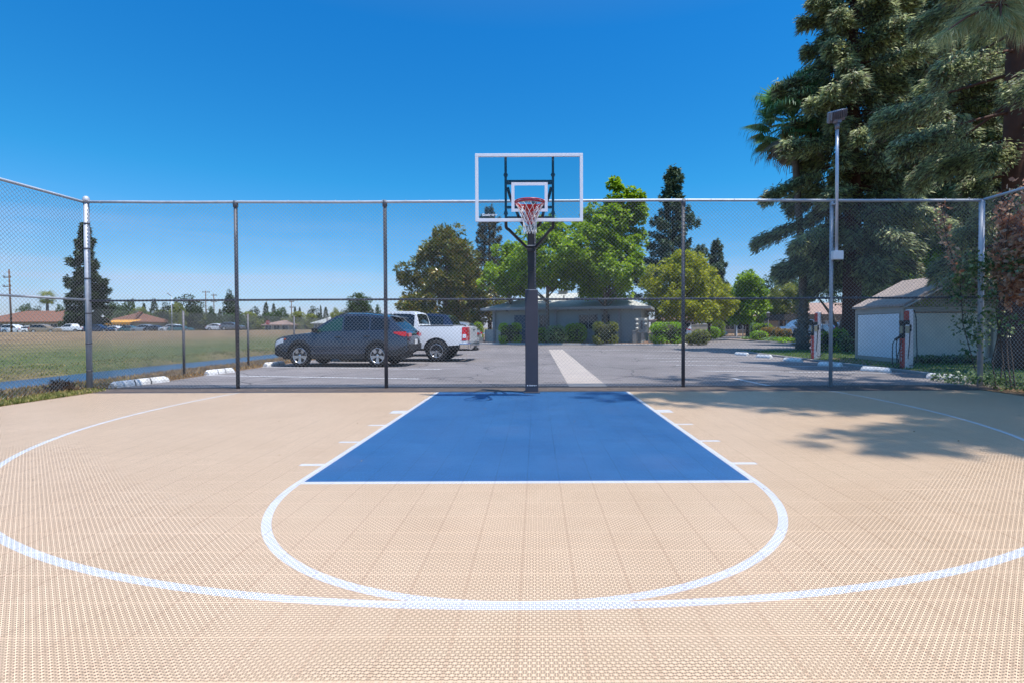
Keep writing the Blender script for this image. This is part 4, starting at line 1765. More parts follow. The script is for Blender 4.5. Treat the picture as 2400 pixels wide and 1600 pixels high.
for k in range(-24, 40):
    for sgn, yy in ((1, -.03), (-1, -.012)):
        pts = []
        x_0 = k * .125
        run = []
        for q in range(41):
            f = q / 40 * 1.2
            x = x_0 + sgn * f
            z = zb_ + f
            if sx0 + .06 < x < sx1 - .06 and z < gable_top(x):
                run.append((x, yy, z))
        if len(run) > 1:
            m.bar(run[0], run[-1], .012, .045, up=(0, 1, 0))
m.f = m.f
m.build("lattice", LATT, shed)
m = MB()
for sg, xe in ((-1, sx0 - .09), (1, sx1 + .10)):
    y0_, y1_ = -.24, SD + .12
    ze = EZ - .02
    a_, b_ = Vector((xe, y0_, ze)), Vector((mid, y0_, RZs))
    c_, d_ = Vector((mid, y1_, RZs)), Vector((xe, y1_, ze))
    up = Vector((0, 0, .07))
    vs = [a_, b_, c_, d_, a_ + up, b_ + up, c_ + up, d_ + up]
    fs_ = [(3, 2, 1, 0), (4, 5, 6, 7), (0, 1, 5, 4), (1, 2, 6, 5), (2, 3, 7, 6), (3, 0, 4, 7)]
    m.add(vs, fs_ if sg < 0 else [tuple(reversed(f)) for f in fs_])
rfs = m.build("roof", ROOFS, shed)
m = MB()
for xe, sg in ((sx0 - .09, -1), (sx1 + .10, 1)):
    ze = EZ - .02
    m.bar((xe, -.257, ze - .03), (mid, -.257, RZs - .03), .03, .15, up=(0, 1, 0))
m.build("bargeboard", SW, rfs)
# white downpipe with a bent foot at the shed's right corner
dp = AT(2352, 756, c1.y + .1)
m = MB()
g = GP(2340, 856)
xx, yy = dp.x, c1.y - .12
m.tube([(0, 0, 1.36), (0, 0, .35), (-.02, 0, .2), (-.08, -.01, .1), (-.18, -.02, .05), (-.3, -.03, .03)], .065, 12)
for z in (1.3, .9, .45):
    m.ring((0, 0, z), .066, .012, 14, 6)
o = m.build("downpipe", WHITE, loc=(xx, yy, .02))
tag(o, "white downpipe with a bent foot at the shed's right corner", "pipe")

# ------------------------------------------------------------------ charging posts
ALU = mat("brushed_white_metal", (.62, .62, .66), .35, .3, .06, 20)
REDF = mat("charger_red", (.42, .05, .04), .45, 0, .12, 14)
SCRN = mat("display_beige", (.34, .30, .20), .3, 0, .15, 30)


def charger(label, pos, tall, rz_, cable_l):
    t = thing("charging_post", label, "charging post", pos, rz_, "charging posts on the lawn kerb")
    m = MB()
    m.box((.14, .06, tall / 2), (.12, .20, tall))
    m.box((.14, .06, .02), (.20, .28, .04))
    m.build("tall_column", ALU, t, bevel=.03)
    m = MB()
    m.box((-.02, -.06, .62), (.12, .18, 1.24))
    m.box((-.02, -.06, .02), (.18, .26, .04))
    m.build("short_column", ALU, t, bevel=.03)
    m = MB()
    m.box((-.095, -.06, .44), (.05, .165, .84))
    pnl = m.build("red_panel", REDF, t, bevel=.006)
    m = MB()                                        # pale glyph strokes on the red face
    for z in (.74, .70, .63, .58, .50, .42):
        m.box((-.122, -.06, z), (.006, .05, .018), M=Matrix.Rotation(R(35 if z > .6 else 0), 4, 'X'))
    m.box((-.122, -.06, .30), (.006, .025, .11))
    m.build("glyphs", WHITE, pnl)
    m = MB()
    m.box((.065, .06, tall - .24), (.04, .185, .40))
    m.build("red_panel", REDF, t, bevel=.006)
    m = MB()
    m.box((-.045, -.06, 1.06), (.15, .17, .40))
    m.box((-.05, -.06, 1.30), (.19, .20, .10))
    m.box((.06, -.02, 1.14), (.12, .16, .20))
    hd = m.build("head", BLACKPL, t, bevel=.02)
    m = MB()
    m.box((-.125, -.06, 1.10), (.012, .12, .20))
    m.box((-.02, -.148, 1.10), (.10, .012, .20))
    m.build("display", SCRN, hd)
    m = MB()
    m.box((-.10, -.06, .92), (.12, .1, .10))
    m.bar((-.13, -.06, .93), (-.30, -.08, .82), .045, .06)
    m.build("plug", BLACKPL, t, bevel=.008)
    m = MB()
    if cable_l:
        m.tube([(-.30, -.08, .82), (-.35, -.08, .72), (-.36, -.08, .45), (-.355, -.08, .2), (-.31, -.08, .08), (-.18, -.07, .03), (-.1, -.06, .1)], .012, 6)
        m.tube([(-.24, -.08, .84), (-.265, -.08, .66), (-.25, -.08, .35), (-.235, -.08, .15), (-.19, -.08, .07), (-.1, -.07, .05)], .012, 6)
        m.tube([(-.12, -.08, .82), (-.19, -.09, .55), (-.23, -.09, .4), (-.2, -.09, .2)], .011, 6)
    m.build("cable", RUBBER, t)
    m = MB()
    m.tube([(.12, -.0, tall - .02), (.20, -.05, tall - .03), (.245, -.06, tall - .25), (.255, -.06, .9), (.27, -.07, .5), (.25, -.07, .25), (.16, -.08, .12), (.05, -.1, .14), (-.0, -.15, .35), (.03, -.15, .7), (.05, -.15, 1.1)], .012, 6)
    m.build("cable", RUBBER, t)
    return t


p = GP(2115, 865.5)
charger("tall red and white charging post with looped black cables in front of the shed", (p.x + .1, p.y + .05, -.01), 1.66, R(-8), True)
p = GP(1905, 842.5)
charger("red and white charging post in front of the palm, farther from the shed", (p.x + .06, p.y, .0), 1.70, R(-8), False)

# ------------------------------------------------------------------ floodlight
lx = XD(1952, 10.27)
fl_ = thing("floodlight", "tall slim floodlight pole strapped to the back fence", "floodlight", (lx - .075, FY - .06, 0))
zb0 = AT(1961, 597, FY - .1).z
ztop = AT(1962, 297, FY - .1).z
m = MB()
m.tube([(.055, 0, zb0 - .05), (.055, 0, 4.3), (.052, 0, ztop)], .031, 12)
m.build("pole", mat("pale_steel", (.55, .57, .62), .35, .4, .08, 10), fl_)
m = MB()
m.box((.06, -.02, zb0 - .01), (.20, .10, .17))
m.build("junction_box", WHITE, fl_, bevel=.01)
m = MB()
m.box((.03, .045, 3.62), (.09, .12, .025))
m.build("strap", GALV, fl_)
LH = mat("lamp_head_grey", (.20, .19, .215), .45, .3, .1, 14)
m = MB()
m.tube([(.052, 0, ztop - .04), (.052, 0, ztop + .08)], .042, 12)
m.box((.052, 0, ztop + .11), (.13, .08, .05))
hdm = m.build("knuckle", LH, fl_)
m = MB()
Mh = Matrix.Rotation(R(-14), 4, 'Y') @ Matrix.Rotation(R(28), 4, 'X')
m.box((.03, 0, ztop + .22), (.33, .09, .21), M=Mh)
head = m.build("lamp_head", LH, fl_, bevel=.012)
m = MB()
for k in range(9):
    c = Vector((.03, 0, ztop + .22)) + Mh @ Vector((-.148 + k * .037, -.075, .035))
    m.box(c, (.010, .065, .15), M=Mh)
m.build("cooling_fins", LH, head)
m = MB()
c = Vector((.03, 0, ztop + .22)) + Mh @ Vector((-.07, -.05, -.07))
m.tube([c, c + Mh @ Vector((0, -.07, 0))], .035, 12)
m.build("sensor", LH, head)

# ------------------------------------------------------------------ far buildings
BEIGE = mat("beige_wall", (.46, .38, .29), .9, 0, .1, 1.5)
GREYW = mat("grey_blue_wall", (.22, .25, .29), .9, 0, .1, 1.5)


def long_house(name, label, x0, x1, y, ze, zr, depth, wallm, roofm, z0=0.0, hipped=True, nwin=5, cat="building"):
    t = thing(name, label, cat, ((x0 + x1) / 2, y, z0))
    hw = (x1 - x0) / 2
    m = MB()
    m.box((0, depth / 2, (ze - z0) / 2), (2 * hw - 1.2, depth - 1.2, ze - z0))
    m.build("wall", wallm, t)
    m = MB()
    if hipped:
        hip_roof(m, -hw, hw, -.2, depth + .2, ze - z0, zr - z0, -hw + depth * .35, hw - depth * .35, .25)
    else:
        hip_roof(m, -hw, hw, -.2, depth + .2, ze - z0, zr - z0, -hw + .01, hw - .01, .25)
    m.build("roof", roofm, t)
    for i in range(nwin):
        window(t, -hw + 1.6 + i * (2 * hw - 3.2) / max(1, nwin - 1), .6, (ze - z0) * .52, 1.7, 1.3)
    return t


D = 122
zt, ze = AT(80, 726, D).z, AT(80, 754, D).z
long_house("hall", "long brown tiled hall behind the far car row", XD(-70, D), XD(162, D), D, ze, zt, 16, BEIGE, ROOFB, .35, nwin=9)
D = 124
gb = long_house("hall", "smaller brown gabled hall with an orange awning in front", XD(236, D), XD(316, D), D, AT(280, 754, D).z, AT(280, 729, D).z, 14, BEIGE, ROOFB, .35, nwin=4)
aw = MB()
a0, a1 = XD(257, D - 2), XD(321, D - 2)
zz = AT(290, 753, D - 2).z
aw.add([(a0, D - 4, zz - .3), (a1, D - 4, zz - .3), (a1, D - .2, zz + .35), (a0, D - .2, zz + .35), (a0, D - 4, zz - .75), (a1, D - 4, zz - .75)], [(0, 1, 2, 3), (4, 5, 1, 0)], 0)
n_ = 9
for i in range(n_):
    xa = a0 + (a1 - a0) * i / n_
    aw.add([(xa, D - 4.02, zz - .74), (xa + (a1 - a0) / n_, D - 4.02, zz - .74), (xa + (a1 - a0) / n_ * .5, D - 4.02, zz - 1.1)], [(0, 1, 2)], 0)
for x in (a0 + .3, a1 - .3):
    aw.box((x, D - 3.9, zz / 2 - .5), (.15, .15, zz - .6))
o = aw.build("awning", [mat("orange_canvas", (.72, .34, .05), .8, 0, .1, 1)])
tag(o, "orange awning with a scalloped edge on the gabled hall", "awning")
D = 135
long_house("bungalow", "pink roofed bungalow by the red stop sign across the field", XD(612, D), XD(680, D), D, AT(640, 761, D).z, AT(640, 750, D).z, 10, BEIGE, ROOFP, .5, nwin=3, cat="house")
long_house("bungalow", "grey roofed bungalow just left of the slate blue SUV", XD(728, D), XD(786, D), D, AT(760, 757, D).z, AT(760, 742, D).z, 10, GREYW, ROOFG, .5, nwin=3, cat="house")
D = 92
long_house("apartment_block", "pinkish brown roofed apartment block behind the carports", XD(1560, D), XD(1840, D), D, AT(1700, 749, D).z, AT(1700, 729, D).z, 12, BEIGE, ROOFP, 0, nwin=10)
long_house("garage_block", "low grey garage block behind the flat topped hedge", XD(1545, 64), XD(1668, 64), 64, AT(1600, 749, 64).z, AT(1600, 741, 64).z, 8, GREYW, ROOFP, 0, nwin=3)
D = 80
long_house("apartment_block", "beige apartment block with pale pillars behind the bent tree", XD(1850, D), XD(2200, D), D, AT(1900, 744, D).z, AT(1900, 706, D).z, 12, BEIGE, ROOFP, 0, nwin=10)


def carport(label, px0, px1, D, ytop, ybot, roofm, n, depth=5.5):
    x0, x1 = XD(px0, D), XD(px1, D)
    t = thing("carport", label, "carport", ((x0 + x1) / 2, D, 0))
    zt, zb = AT(px0, ytop, D).z, AT(px0, ybot, D).z
    hw = (x1 - x0) / 2
    m = MB()
    m.box((0, depth / 2, (zt + zb) / 2), (2 * hw, depth, zt - zb))
    m.build("roof", roofm, t)
    for i in range(n):
        for y in (.3, depth - .3):
            m = MB()
            m.box((-hw + .4 + i * (2 * hw - .8) / (n - 1), y, zb / 2), (.13, .13, zb))
            m.build("post", WHITE if i % 2 else GALV, t)
    return t


DKF = mat("carport_fascia", (.09, .075, .065), .8, 0, .2, 3)
carport("nearer dark roofed carport left of the palm", 1688, 1836, 62, 743, 749.5, DKF, 5)
carport("long dark carport behind the palm trunk and bent tree", 1838, 2010, 57, 737, 751, DKF, 6)

# low beige wall by the white car
p = AT(1644, 770, 52)
m = MB()
m.box((0, 0, .7), (2.0, .2, 1.4))
m.box((0, 0, 1.42), (2.06, .26, .06))
o = m.build("screen_wall", BEIGE, loc=(p.x, 52, 0), rz=R(-8))
tag(o, "low beige screen wall in front of the white car across the drive", "wall")
# parking sign and lantern on the island
p = GP(1741, 789)
m = MB()
m.tube([(0, 0, 0), (0, 0, 2.4)], .06, 8)
m.box((0, -.07, 2.05), (.42, .03, .62))
o = m.build("parking_sign", mat("sign_grey", (.42, .43, .42), .5), loc=(p.x, p.y, 0), rz=R(15))
tag(o, "plain grey sign on a post beside the nearer carport", "sign")
p = GP(1800, 797)
ln = thing("lantern_post", "short black lantern post behind the yellow green hedge", "lamp post", (p.x, p.y, 0))
m = MB()
m.tube([(0, 0, 0), (0, 0, .2), (0, 0, .25), (0, 0, 2.0)], [.09, .09, .045, .04], 10)
m.build("post", BLACKP, ln)
m = MB()
m.lathe([(.0, .5), (.05, .47), (.20, .36), (.16, .34), (.12, .05), (.05, .0), (0, 0)], 8, c=(0, 0, 2.0), smooth=False)
m.build("lantern", mat("lantern_glass", (.2, .2, .19), .3), ln)
# stop sign across the field
p = AT(628, 756, 112)
ss = thing("stop_sign", "red octagonal stop sign far across the dry field", "sign", (p.x, p.y, .5))
m = MB()
m.tube([(0, 0, 0), (0, 0, 1.5)], .05, 8)
m.build("post", GALVD, ss)
m = MB()
M = Matrix.Translation((0, -.05, p.z - .5)) @ Matrix.Rotation(R(90), 4, 'X')
m.prism([(.5 * math.cos(R(22.5 + 45 * k)), .5 * math.sin(R(22.5 + 45 * k))) for k in range(8)], 0, .03, M)
pl = m.build("plate", REDP, ss)
lettering("lettering", "STOP", .34, WHITE, pl, (0, -.09, p.z - .5))

# ------------------------------------------------------------------ utility poles
WOOD = mat("pole_wood", (.13, .075, .05), .9, 0, .25, 3, .5, 20)


def utility_pole(label, px, ytop, D, arms, lean=0.0, r=.16, col=WOOD):
    top = AT(px, ytop, D)
    x, y = top.x, top.y
    z0 = ground_z(x)
    t = thing("utility_pole", label, "utility pole", (x, y, z0), 0, "utility poles across the field")
    h = top.z - z0
    m = MB()
    m.tube([(0, 0, -.3), (lean * .5, 0, h / 2), (lean, 0, h)], [r, r * .85, r * .7], 8)
    m.build("pole", col, t)
    for f, wd, off in arms:
        m = MB()
        z = h - f
        m.box((lean + off, .12, z), (wd, .14, .16))
        a = m.build("crossarm", WOOD, t)
        m = MB()
        for k in (-.46, -.28, .28, .46):
            m.lathe([(0, .28), (.05, .26), (.07, .12), (.04, .0)], 8, c=(lean + off + wd * k, .12, z + .08))
        m.build("insulators", GALVD, a)
    return t


utility_pole("leaning brown utility pole at the left end of the brown hall", 24, 631, 100, [(1.6, 1.5, -.55), (3.4, 1.6, -.6)], -.25, .17)
utility_pole("taller of two brown utility poles side by side beyond the far car row", 482, 682, 150, [(.4, 2.2, 0)], 0, .17)
utility_pole("shorter double armed utility pole right of the taller brown one", 501, 689, 165, [(.5, 1.8, 0), (2.6, 1.9, 0)], 0, .17)
utility_pole("utility pole rising behind the low fence, left of the slate blue SUV", 683, 705, 150, [(.3, 1.4, 0), (2.0, 1.2, 0)], 0, .15)
utility_pole("bare dark utility pole standing above the white pickup's cab", 952, 686, 110, [], 0, .12, BLACKPL)
top = AT(402, 694, 100)
lp = thing("lamp_post", "thin grey car park lamp post in front of the dark round tree", "lamp post", (top.x, 100, .4))
m = MB()
m.tube([(0, 0, 0), (0, 0, top.z - .4)], [.09, .06], 8)
m.build("pole", GALV, lp)
m = MB()
m.bar((0, 0, top.z - .45), (-.9, 0, top.z + .15), .14, .1)
m.build("lamp_head", LH, lp)
# dark boulder at the side of the court
# ------------------------------------------------------------------ foliage
def unit(v):
    return v / np.maximum(np.linalg.norm(v, axis=-1, keepdims=True), 1e-9)


def leaf_quads(P, D, N, L, Wd, fold=.25):
    """diamond leaves: base P, direction D, up-ish N, length L, width Wd (arrays)"""
    D = unit(D)
    S = unit(np.cross(D, N))
    U = np.cross(S, D)
    L = L[:, None]
    Wd = Wd[:, None]
    a = P
    c = P + D * L
    m = P + D * L * .45 + U * Wd * fold
    b = m + S * Wd * .5
    d = m - S * Wd * .5
    V = np.stack([a, b, c, d], 1).reshape(-1, 3)
    F = np.arange(len(V)).reshape(-1, 4)
    return V, F


def randdir(g, n):
    v = g.normal(size=(n, 3))
    return unit(v)


def clumpy(g, env, z0, z1, n_clumps, per, cr, L, Wd, squash=.75, shell=.55, lobes=.22, drop=.15, up=.25, cx=0.0, cy=0.0):
    """leaf clumps spread through a crown; env = [(t, radius)]"""
    ph = g.uniform(0, 6.28, 4)
    tt = [e[0] for e in env]
    rr = [e[1] for e in env]
    cs = []
    while len(cs) < n_clumps:
        t = g.uniform()
        re = np.interp(t, tt, rr)
        if g.uniform() > re / max(rr):
            continue
        a = g.uniform(0, 6.28)
        k = 1 + lobes * (math.sin(2 * a + ph[0] + 5 * t) * .6 + math.sin(3 * a + ph[1] - 7 * t) * .5 + math.sin(5 * a + ph[2] + 11 * t) * .4)
        rad = re * k * (shell + (1 - shell) * math.sqrt(g.uniform())) if g.uniform() < .8 else re * k * g.uniform(.1, .7)
        cs.append((cx + rad * math.cos(a), cy + rad * math.sin(a), z0 + (z1 - z0) * t))
    C = np.array(cs)
    R_ = cr * g.uniform(.55, 1.35, n_clumps)
    P = np.repeat(C, per, 0)
    Rr = np.repeat(R_, per)
    d = randdir(g, len(P))
    q = g.uniform(.35, 1, len(P)) ** .5
    off = d * (Rr * q)[:, None]
    off[:, 2] *= squash
    P = P + off
    axis = np.stack([P[:, 0] - cx, P[:, 1] - cy, np.zeros(len(P))], 1)
    Dr = d * .8 + unit(axis) * .4 + randdir(g, len(P)) * .7
    Dr[:, 2] -= drop
    N = randdir(g, len(P)) * .6
    N[:, 2] += up + .5
    Ls = L * g.uniform(.6, 1.3, len(P))
    Ws = Wd * g.uniform(.7, 1.25, len(P))
    V, F = leaf_quads(P, Dr, N, Ls, Ws)
    return V, F, C


def limbs(m, g, h0, trunk_top, r0, targets, n=14, wob=.12):
    """tapered trunk with limbs that run to some of the clumps"""
    pts, rs = [], []
    for i in range(8):
        f = i / 7
        pts.append(Vector((wob * math.sin(f * 4 + h0) * f, wob * math.cos(f * 5) * f, -.1 + trunk_top * f)))
        rs.append(r0 * (1.35 if i == 0 else 1 - .72 * f))
    m.tube(pts, rs, 10)
    idx = g.choice(len(targets), min(n, len(targets)), replace=False)
    for k in idx:
        t = Vector(targets[k].tolist())
        if t.z < h0 * .8:
            continue
        zb = min(trunk_top * .95, max(h0 * .7, t.z * .62))
        f = zb / trunk_top
        b = Vector((wob * math.sin(f * 4 + h0) * f, wob * math.cos(f * 5) * f, zb))
        mid_ = b.lerp(t, .55) + Vector((0, 0, -.1 * (t - b).length))
        rb = r0 * (1 - .72 * f) * .55
        m.tube([b, mid_, t], [rb, rb * .6, rb * .2], 6, cap=False)


def broadleaf(name, label, loc, env, z0, z1, n_cl, per, cr, L, Wd, lm, bark, r0, seed, group=None, cat="tree", trunk_top=None, nl=14, **kw):
    g = np.random.default_rng(seed)
    t = thing(name, label, cat, loc, 0, group)
    V, F, C = clumpy(g, env, z0, z1, n_cl, per, cr, L, Wd, **kw)
    m = MB()
    limbs(m, g, z0, trunk_top or (z0 + (z1 - z0) * .75), r0, C, nl)
    m.build("trunk", bark, t)
    fast_obj("crown", V, F, lm, t)
    return t


def conifer(name, label, loc, H, z0, env, lm, bark, r0, seed, nb=90, per=220, L=.2, Wd=.05, droop=.25, rise=.25, group=None, cat="tree", spray=.45, lean=0.0, gap=0.0, parent=None, hang=.5, thick=.25, inner=.03):
    """whorled limbs carrying flat hanging sprays; env = [(t, branch length)]"""
    g = np.random.default_rng(seed)
    t = parent or thing(name, label, cat, loc, 0, group)
    Ps, Ds = [], []
    m = MB()
    m.tube([(0, 0, -.15), (0, 0, .5), (lean * .3, 0, H * .4), (lean, 0, H * .98)], [r0 * 1.35, r0, r0 * .72, .02], 12)
    tt = [e[0] for e in env]
    rr = [e[1] for e in env]
    ga = 2.39996
    for i in range(nb):
        f = ((i + g.uniform(-.4, .4)) / nb)
        f = min(.995, max(0, f))
        z = z0 + (H - z0) * f
        ln = float(np.interp(f, tt, rr)) * g.uniform(.62, 1.15)
        if gap and g.uniform() < gap:
            ln *= .55
        a = i * ga + g.uniform(-.3, .3)
        el = rise * (.3 + f) - droop * (1 - f) + g.uniform(-.12, .12)
        dirh = np.array([math.cos(a), math.sin(a), 0.0])
        lat = np.array([-math.sin(a), math.cos(a), 0.0])
        bx_ = lean * (z / H) ** 1.5
        base_ = np.array([bx_, 0, z])

        def bp(s):
            s = np.asarray(s)
            sag = -hang * .35 * s ** 2 * ln * .25
            return base_ + dirh * (s * ln * math.cos(el))[..., None] + np.stack([0 * s, 0 * s, s * ln * math.sin(el) + sag], -1)
        n = max(12, int(per * (.25 + ln / max(rr))))
        s = np.sqrt(g.uniform(inner, 1, n))
        P = bp(s)
        wl = spray * ln * (1.05 - s) * .9 + .10 * ln ** .5
        u = g.uniform(-1, 1, n)
        P = P + lat[None, :] * (u * wl)[:, None]
        P[:, 2] += g.normal(0, thick * .35, n) - np.abs(u) * wl * .28 - g.uniform(0, 1, n) ** 2 * thick
        Dv = dirh[None] * .7 + lat[None] * (u * .9)[:, None] + randdir(g, n) * .55
        Dv[:, 2] -= hang * .5
        Ps.append(P)
        Ds.append(Dv)
        if ln > .7:
            q = bp(np.array([0, .45, .9]))
            m.tube([Vector(x.tolist()) for x in q], [max(.012, r0 * .16 * (1 - f) + .012), .012 + r0 * .05, .006], 5, cap=False)
    P = np.concatenate(Ps)
    Dv = np.concatenate(Ds)
    n = len(P)
    N = randdir(g, n) * .7
    N[:, 2] += .6
    V, F = leaf_quads(P, Dv, N, L * g.uniform(.6, 1.35, n), Wd * g.uniform(.7, 1.3, n))
    m.build("trunk", bark, t)
    fast_obj("crown", V, F, lm, t)
    return t


LF_MAG = leafmat("magnolia_leaf", ringstops((0.048, 0.085, 0.015), (0.109, 0.144, 0.018), (0.241, 0.235, 0.026), (0.286, 0.173, 0.040)), .15, .32, .6, .6)
LF_GUM = leafmat("sweetgum_leaf", ringstops((0.089, 0.166, 0.009), (0.189, 0.311, 0.013), (0.327, 0.448, 0.020)), .35, .45, .45, .5)
LF_LIME = leafmat("yellow_green_leaf", ringstops((0.144, 0.194, 0.013), (0.287, 0.320, 0.022), (0.455, 0.439, 0.032)), .35, .5, .4, .6)
LF_PINE = leafmat("pine_needle", ringstops((0.040, 0.076, 0.047), (0.072, 0.126, 0.072), (0.134, 0.180, 0.090)), .15, .6, .3, .8)
LF_PINEB = leafmat("browned_pine_needle", ringstops((0.049, 0.056, 0.031), (0.098, 0.098, 0.049), (0.154, 0.126, 0.070)), .15, .6, .3, .8)
LF_RED = leafmat("redwood_needle", ringstops((.13, .085, .06), (.12, .135, .075), (.235, .27, .15), (.40, .44, .22), (.54, .58, .25)), .35, .5, .45, .55)
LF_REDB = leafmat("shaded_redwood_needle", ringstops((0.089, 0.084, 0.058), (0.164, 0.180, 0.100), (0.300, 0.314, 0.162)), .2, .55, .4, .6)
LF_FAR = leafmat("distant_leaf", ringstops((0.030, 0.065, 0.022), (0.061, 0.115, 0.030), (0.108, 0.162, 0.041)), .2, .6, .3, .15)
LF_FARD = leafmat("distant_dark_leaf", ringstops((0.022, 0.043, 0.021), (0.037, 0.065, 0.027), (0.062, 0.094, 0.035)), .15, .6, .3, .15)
LF_HEDGE = leafmat("hedge_leaf", ringstops((0.123, 0.229, 0.016), (0.246, 0.432, 0.024), (0.429, 0.659, 0.038)), .3, .4, .5, 1.5)
LF_HEDGEY = leafmat("lime_hedge_leaf", ringstops((0.130, 0.221, 0.012), (0.247, 0.377, 0.021), (0.390, 0.494, 0.031)), .3, .4, .5, 1.5)
LF_HEDGEO = leafmat("olive_hedge_leaf", ringstops((0.126, 0.160, 0.034), (0.218, 0.252, 0.059), (0.336, 0.336, 0.084)), .3, .45, .4, 1.5)
LF_RUST = leafmat("rusty_hedge_leaf", ringstops((.17, .13, .03), (.32, .20, .05), (.46, .29, .08)), .3, .5, .4, 2)
LF_PALE = leafmat("pale_leaf", ringstops((0.108, 0.192, 0.060), (0.204, 0.312, 0.120), (0.312, 0.432, 0.180)), .3, .45, .45, 2)
LF_VINE = leafmat("red_vine_leaf", ringstops((.26, .11, .065), (.46, .22, .13), (.56, .33, .2), (.62, .46, .32)), .4, .5, .4, 1.2)
LF_IVY = leafmat("ivy_leaf", ringstops((0.043, 0.085, 0.027), (0.102, 0.170, 0.051), (0.255, 0.323, 0.136)), .25, .4, .5, 2)
LF_PALM = leafmat("palm_leaf", ringstops((0.042, 0.126, 0.053), (0.095, 0.231, 0.084), (0.189, 0.357, 0.126)), .25, .35, .5, 1)
LF_DEAD = leafmat("dead_palm_leaf", ringstops((.16, .12, .085), (.28, .22, .16), (.42, .35, .26)), .25, .7, .3, 1)
LF_GRASS = leafmat("grass_blade", ringstops((0.052, 0.117, 0.019), (0.117, 0.208, 0.039), (0.208, 0.273, 0.065)), .3, .6, .3, 1.2)
LF_DRY = leafmat("dry_grass_blade", ringstops((0.192, 0.108, 0.048), (0.324, 0.204, 0.090), (0.480, 0.336, 0.168)), .3, .8, .2, 1.0)
LF_WEED = leafmat("weed_blade", ringstops((0.088, 0.125, 0.025), (0.200, 0.213, 0.050), (0.375, 0.275, 0.112)), .3, .7, .2, 1.5)
LF_WEED2 = leafmat("yellow_weed_blade", ringstops((.14, .17, .04), (.30, .30, .08), (.50, .40, .18)), .4, .7, .2, 1.5)
LITTER = leafmat("fallen_leaf", ringstops((.20, .10, .05), (.34, .22, .13), (.5, .4, .3)), .2, .8, .2, 3)

# ---- trees round the house
def at_ground(px, D):
    return (XD(px, D), D, .03)


broadleaf("magnolia_tree", "dark glossy magnolia with bronze leaf backs left of the hoop pole", at_ground(1050, 43), [(0, 2.6), (.15, 3.2), (.4, 3.2), (.62, 2.5), (.8, 1.6), (1, .5)],
          1.3, 9.9, 210, 110, .58, .36, .17, LF_MAG, BARKG, .22, 101, drop=.0, lobes=.35)
conifer("pine_tree", "tall brownish pine rising behind the backboard's lower left corner", at_ground(1148, 58), 14.9, 2.0, [(0, 2.3), (.3, 2.4), (.6, 1.9), (.85, 1.3), (1, .3)], LF_PINEB, BARK, .25, 102, nb=90, per=240, L=.30, Wd=.09, droop=.05, rise=.5, gap=.15, thick=.35)
broadleaf("sweetgum_tree", "bright green sweetgum standing directly behind the hoop pole", at_ground(1284, 37.0), [(0, 1.2), (.2, 2.6), (.5, 2.6), (.75, 1.6), (1, .35)],
          4.0, 8.9, 115, 110, .50, .27, .19, LF_GUM, BARKG, .17, 103, drop=.35, lobes=.35)
broadleaf("sweetgum_tree", "smaller bright green sweetgum just left of the hoop pole", at_ground(1196, 40.5), [(0, 1.2), (.3, 1.8), (.6, 1.5), (.85, .8), (1, .25)],
          3.9, 8.0, 75, 110, .48, .27, .19, LF_GUM, BARKG, .14, 104, drop=.35, lobes=.3)
broadleaf("sweetgum_tree", "tallest bright green sweetgum with two tops right of the backboard", at_ground(1420, 37.2), [(0, 1.5), (.2, 2.6), (.4, 2.6), (.65, 2.3), (.86, 1.8), (1, 1.0)],
          3.6, 9.9, 185, 110, .50, .27, .19, LF_GUM, BARKG, .2, 105, drop=.35, lobes=.4)
gt = bpy.data.objects["sweetgum_tree.002"]
for px, zt in ((1440, 11.9), (1484, 11.3)):
    g_ = np.random.default_rng(px)
    V, F, C = clumpy(g_, [(0, .8), (.45, .62), (1, .18)], 9.0, zt, 30, 100, .34, .26, .18, drop=.35, cx=XD(px, 37.2) - gt.location.x)
    fast_obj("crown", V, F, LF_GUM, gt)
conifer("pine_tree", "tallest slim dark pine standing right of the backboard", at_ground(1577, 74), 24.4, 3.0, [(0, 5.2), (.25, 6.0), (.45, 5.2), (.6, 3.0), (.75, 2.2), (.9, 1.5), (1, .35)], LF_PINE, BARK, .35, 106, nb=120, per=330, L=.5, Wd=.17, droop=-.1, rise=.35, gap=.4, thick=.6, spray=.3)
broadleaf("camphor_tree", "round yellow green tree behind the flat topped hedge", at_ground(1588, 42), [(0, 2.4), (.25, 3.0), (.5, 2.9), (.75, 2.0), (1, .6)],
          1.9, 7.2, 150, 130, .55, .24, .14, LF_LIME, BARK, .2, 107, drop=.1, lobes=.3, cx=.3)
broadleaf("camphor_tree", "lower spreading yellow green tree at the drive's left side", at_ground(1662, 45), [(0, 1.4), (.3, 2.0), (.6, 1.7), (1, .5)],
          1.9, 5.5, 75, 130, .55, .24, .14, LF_LIME, BARK, .15, 108, drop=.1)
conifer("pine_tree", "short bluish pine tip above the yellow green tree", at_ground(1640, 95), 16.4, 2.0, [(0, 2.6), (.5, 2.0), (1, .3)], LF_PINE, BARK, .2, 109, nb=70, per=150, L=.5, Wd=.16, droop=.0, rise=.6, thick=.5)
conifer("pine_tree", "slim dark pine spire left of the gap of open sky", at_ground(1679, 88), 16.3, 2.0, [(0, 2.4), (.4, 2.1), (.7, 1.5), (.9, .8), (1, .2)], LF_PINE, BARK, .2, 110, nb=90, per=170, L=.5, Wd=.17, droop=.0, rise=.35, gap=.2, thick=.5)
broadleaf("plane_tree", "mid green tree standing alone over the nearer carport", at_ground(1752, 55), [(0, 1.3), (.25, 1.9), (.55, 1.8), (.8, 1.0), (1, .3)],
          1.7, 7.2, 90, 110, .55, .30, .21, LF_GUM, BARK, .18, 111, drop=.3, lobes=.35)
